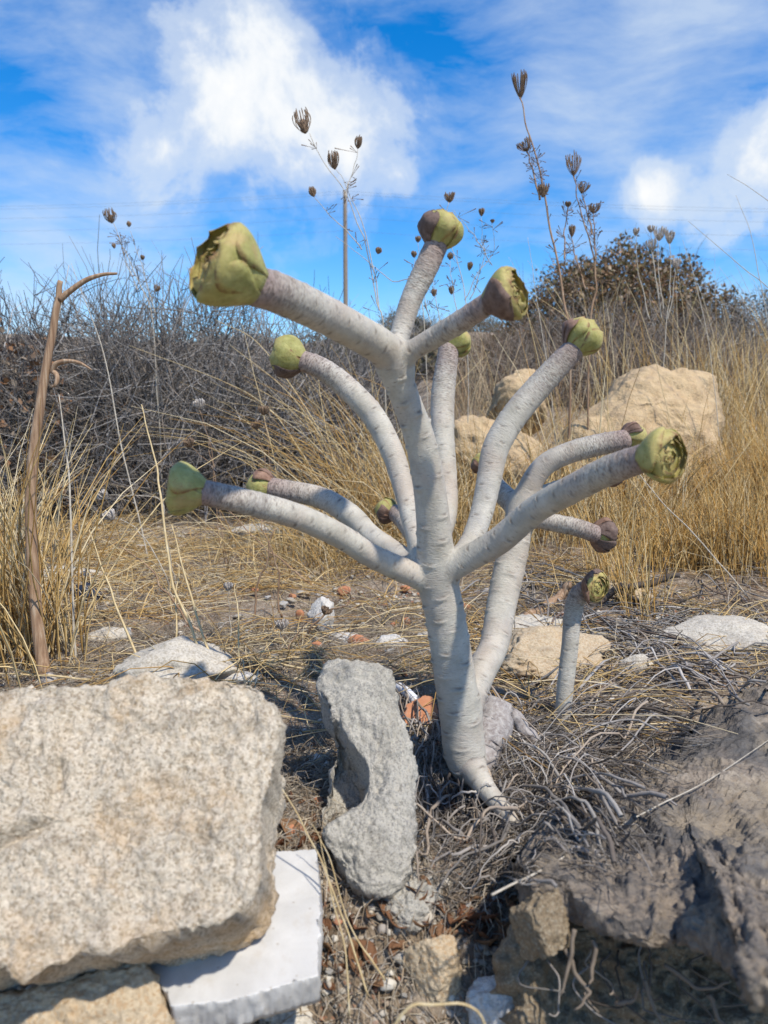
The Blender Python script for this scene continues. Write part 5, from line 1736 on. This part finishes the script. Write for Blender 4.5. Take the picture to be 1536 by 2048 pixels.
weed('wild_carrot', 'cluster of pale and brown cupped seed heads above the domed shrub',
     [[(1340, 488), (1342, 540), (1338, 600), (1330, 680)], [(1318, 482), (1318, 540), (1326, 620)], [(1304, 500), (1312, 560), (1324, 640)], [(1352, 534), (1346, 580), (1336, 640)], [(1272, 470), (1274, 530), (1300, 640)], [(1302, 466), (1306, 520), (1318, 600)]],
     [(1340, 474, 18, 28, 0, .6), (1319, 468, 26, 26, 0, .7), (1303, 490, 20, 22, -.2, .8), (1352, 525, 16, 22, .1, .3), (1272, 463, 12, 16, 0, .4), (1302, 458, 14, 14, 0, .6)], 1.9, 'pale_stalk', 'seed_pale', seed=4)
weed('wild_carrot', 'slender dry wild carrot stems crowding behind the upper rosettes',
     [[(898, 404), (894, 440), (905, 500), (925, 560), (935, 640)], [(963, 434), (964, 480), (968, 520), (940, 600)], [(985, 446), (988, 500), (960, 540), (930, 600)], [(905, 420), (930, 450), (955, 480), (985, 530)], [(836, 484), (840, 540), (850, 600), (862, 650)], [(828, 512), (832, 560), (840, 620)], [(900, 520), (905, 570), (915, 630)], [(868, 560), (872, 600), (880, 650)]],
     [(899, 395, 20, 20, 0, .6), (963, 424, 10, 16, 0, .3), (985, 442, 7, 8, 0, .3), (836, 478, 11, 13, 0, .2), (828, 508, 10, 14, 0, .2), (940, 532, 10, 18, .2, .4), (900, 512, 10, 14, 0, .3), (903, 580, 10, 18, 0, .3), (868, 585, 10, 16, 0, .3)], 1.8, 'pale_stalk', 'seed_brown', r=.0011, bits=6, seed=5)
weed('wild_carrot', 'dry weed with one brown seed head rising from the seedy shrub',
     [[(226, 444), (240, 480), (262, 530), (285, 580), (305, 640)], [(262, 462), (276, 510), (292, 560), (312, 630)], [(240, 480), (250, 520), (276, 580)]],
     [(220, 431, 24, 30, -.2, .25), (258, 448, 8, 12, 0, .3), (285, 515, 8, 10, .3, .3), (228, 492, 7, 10, -.3, .3), (314, 577, 12, 14, .2, .3)], 2.0, 'pale_stalk', 'seed_brown', bits=9, seed=6)
weed('everlasting_flower', 'dry flower with a white papery round head before the grey shrub', [[(400, 818), (412, 860), (425, 920), (432, 1000), (440, 1080)]], [(398, 807, 22, 20, -.2, .35)], 1.5, 'stalk_brown', 'seed_pale', 'dry flower', r=.0009, n=26, seed=7)
weed('everlasting_flower', 'dry flower with two brown papery heads beside the sweeping straw tuft', [[(527, 832), (534, 880), (540, 950), (530, 1040)], [(513, 862), (525, 900), (536, 960)]], [(527, 820, 20, 20, 0, .35), (512, 850, 20, 18, -.3, .4)], 1.5, 'stalk_brown', 'seed_brown', 'dry flower', r=.0009, n=26, seed=8)
weed('everlasting_flower', 'dry flower with a brown papery round head on a kinked stem', [[(384, 893), (405, 915), (425, 935), (435, 985), (445, 1080)], [(415, 880), (420, 905), (428, 935)]], [(378, 885, 20, 20, -.4, .35)], 1.5, 'stalk_brown', 'seed_brown', 'dry flower', r=.0009, n=26, seed=9)
weed('everlasting_flower', 'dry papery white head on a stem bending left under the front left branch', [[(214, 990), (260, 992), (320, 1000), (330, 1060)]], [(206, 990, 22, 20, -.9, .35)], 1.3, 'pale_stalk', 'seed_pale', 'dry flower', r=.0010, n=26, seed=10)
weed('everlasting_flower', 'papery pale head hanging below the other bent white one', [[(228, 1036), (262, 1050), (300, 1090), (330, 1150)]], [(219, 1030, 24, 22, -.6, .35)], 1.2, 'pale_stalk', 'seed_pale', 'dry flower', r=.0010, n=26, seed=11)
weed('everlasting_flower', 'starry white dry floret low among the straw near the knobbly stone', [[(563, 1262), (566, 1290), (568, 1310)]], [(563, 1250, 26, 20, 0, .9)], .98, 'pale_stalk', 'seed_pale', 'dry flower', r=.0009, n=20, seed=12)
weed('everlasting_flower', 'tiny white floret on the thin upright straw', [[(457, 1180), (460, 1230), (464, 1290)]], [(457, 1174, 18, 16, 0, .9)], 1.0, 'pale_stalk', 'seed_pale', 'dry flower', r=.0008, n=20, seed=13)
weed('everlasting_flower', 'grey shrivelled seed head hanging before the knobbly stone', [[(648, 1222), (625, 1235), (600, 1262), (575, 1300)]], [(652, 1222, 20, 16, .6, .5)], .95, 'stalk_brown', 'seed_brown', 'dry flower', r=.0009, n=20, seed=14)

# dark branching weed stems standing on the gravel
for i, pp in enumerate([[(640, 1180), (560, 1120), (500, 1070), (440, 1000)], [(560, 1240), (558, 1170), (545, 1110), (520, 1040)], [(500, 1260), (515, 1180), (535, 1110), (548, 1060)], [(420, 1290), (360, 1220), (310, 1150), (240, 1090)], [(600, 1290), (640, 1240), (700, 1200), (690, 1180)]]):
    d0 = gdepth(*pp[0])
    tag(tube('weed_stem', [P(a, b, d0 - .008 * j) for j, (a, b) in enumerate(pp)], [.0019, .0015, .0011, .0007], MATS['stalk_brown'], None, 26, 5, wob=.004, seed=i), 'thin reddish brown dead weed stem standing on the gravel behind the granite block', 'weed stem', 'thin brown weed stems')

# dark branch and twigs lying behind the young succulent
q_ = pxpath([(1010, 1290, gdepth(1010, 1290) - .01), (1060, 1240, gdepth(1060, 1240) - .02), (1110, 1200, gdepth(1110, 1200) - .03), (1150, 1170, gdepth(1150, 1190) - .05)])
tag(tube('dead_branch', q_, [.010, .009, .008, .006], MATS['stalk_brown'], None, 26, 8, wob=.006), 'short thick dark dead branch lying behind the young succulent', 'branch')
dbx = gdepth(1200, 1215)
br = empty('dead_branch', P(1195, 1195, dbx), 'thin dark forked branch reaching right from behind the open rosette', 'branch')
tube('limb', pxpath([(1180, 1215, dbx), (1240, 1178, dbx - .01), (1300, 1168, dbx - .02), (1365, 1150, dbx - .03)]), [.006, .006, .005, .004], MATS['twig'], br, 24, 6, col=(.12, .10, .085), wob=.004)
tube('limb', pxpath([(1235, 1180, dbx - .01), (1290, 1205, dbx - .015), (1340, 1210, dbx - .02), (1420, 1188, dbx - .03)]), [.004, .003, .0025, .0012], MATS['twig'], br, 24, 6, col=(.10, .085, .075), wob=.004)
tube('limb', pxpath([(1335, 1162, dbx - .025), (1332, 1140, dbx - .03), (1326, 1115, dbx - .03)]), [.0025, .002, .001], MATS['twig'], br, 12, 5, col=(.12, .10, .085), wob=.002)

# dark plastic scrap among the straw
q_ = G1(178, 1200)
tag(blob('plastic_scrap', q_ + [0, 0, .012], (.05, .035, .028), 'black_plastic', 5, 611, 5, .35, fine=.05), 'crumpled black and blue plastic scrap among the straw left', 'plastic scrap')

# ------------------------------------------------------------------ utility pole and wires, far behind
m, t = newmat('pole_wood')
finish(t, t.mix(t.noise(geo_co(t), 3, 4), (.20, .155, .12), (.30, .25, .20)), .85)
m, t = newmat('wire_metal')
finish(t, (.16, .17, .19), .6)
yp = 42.0
dpole = yp / math.cos(PITCH)
top = P(690, 383, 41.0)
gz = float(g0(top[0], top[1]))
pole = empty('utility_pole', (top[0], top[1], gz), 'distant brown wooden utility pole behind the lower grey shrub', 'utility pole')
tube('post', [(top[0], top[1], gz - .5), (top[0], top[1], (gz + top[2]) / 2), tuple(top)], [.13, .12, .10], MATS['pole_wood'], pole, 10, 12)
tube('cross_arm', [top + [0, -1.0, -.5], top + [0, 0, -.45], top + [0, 1.0, -.5]], [.05, .055, .05], MATS['pole_wood'], pole, 6, 6)
for k, (dz, dy) in enumerate([(-.38, -.95), (-.38, .95), (.02, 0), (-1.3, 0), (-2.0, 0)]):
    c_ = top + [0, dy, dz]
    L_, R_ = c_ + [-48, 4, 1.0], c_ + [52, -5, -1.6]
    pl = []
    for s in np.linspace(0, 1, 25):
        q_ = L_ * (1 - s) ** 1 + c_ * s
        pl.append(q_ - [0, 0, 3.2 * s * (1 - s)])
    for s in np.linspace(0, 1, 25)[1:]:
        q_ = c_ * (1 - s) + R_ * s
        pl.append(q_ - [0, 0, 3.2 * s * (1 - s)])
    V, F, _ = strands(np.array(pl)[None], np.full((1, 49), .004), 4)
    tag(mesh_np('power_line', V, F, MATS['wire_metal']), 'thin power line strung across the sky past the distant pole', 'wire', 'power lines')
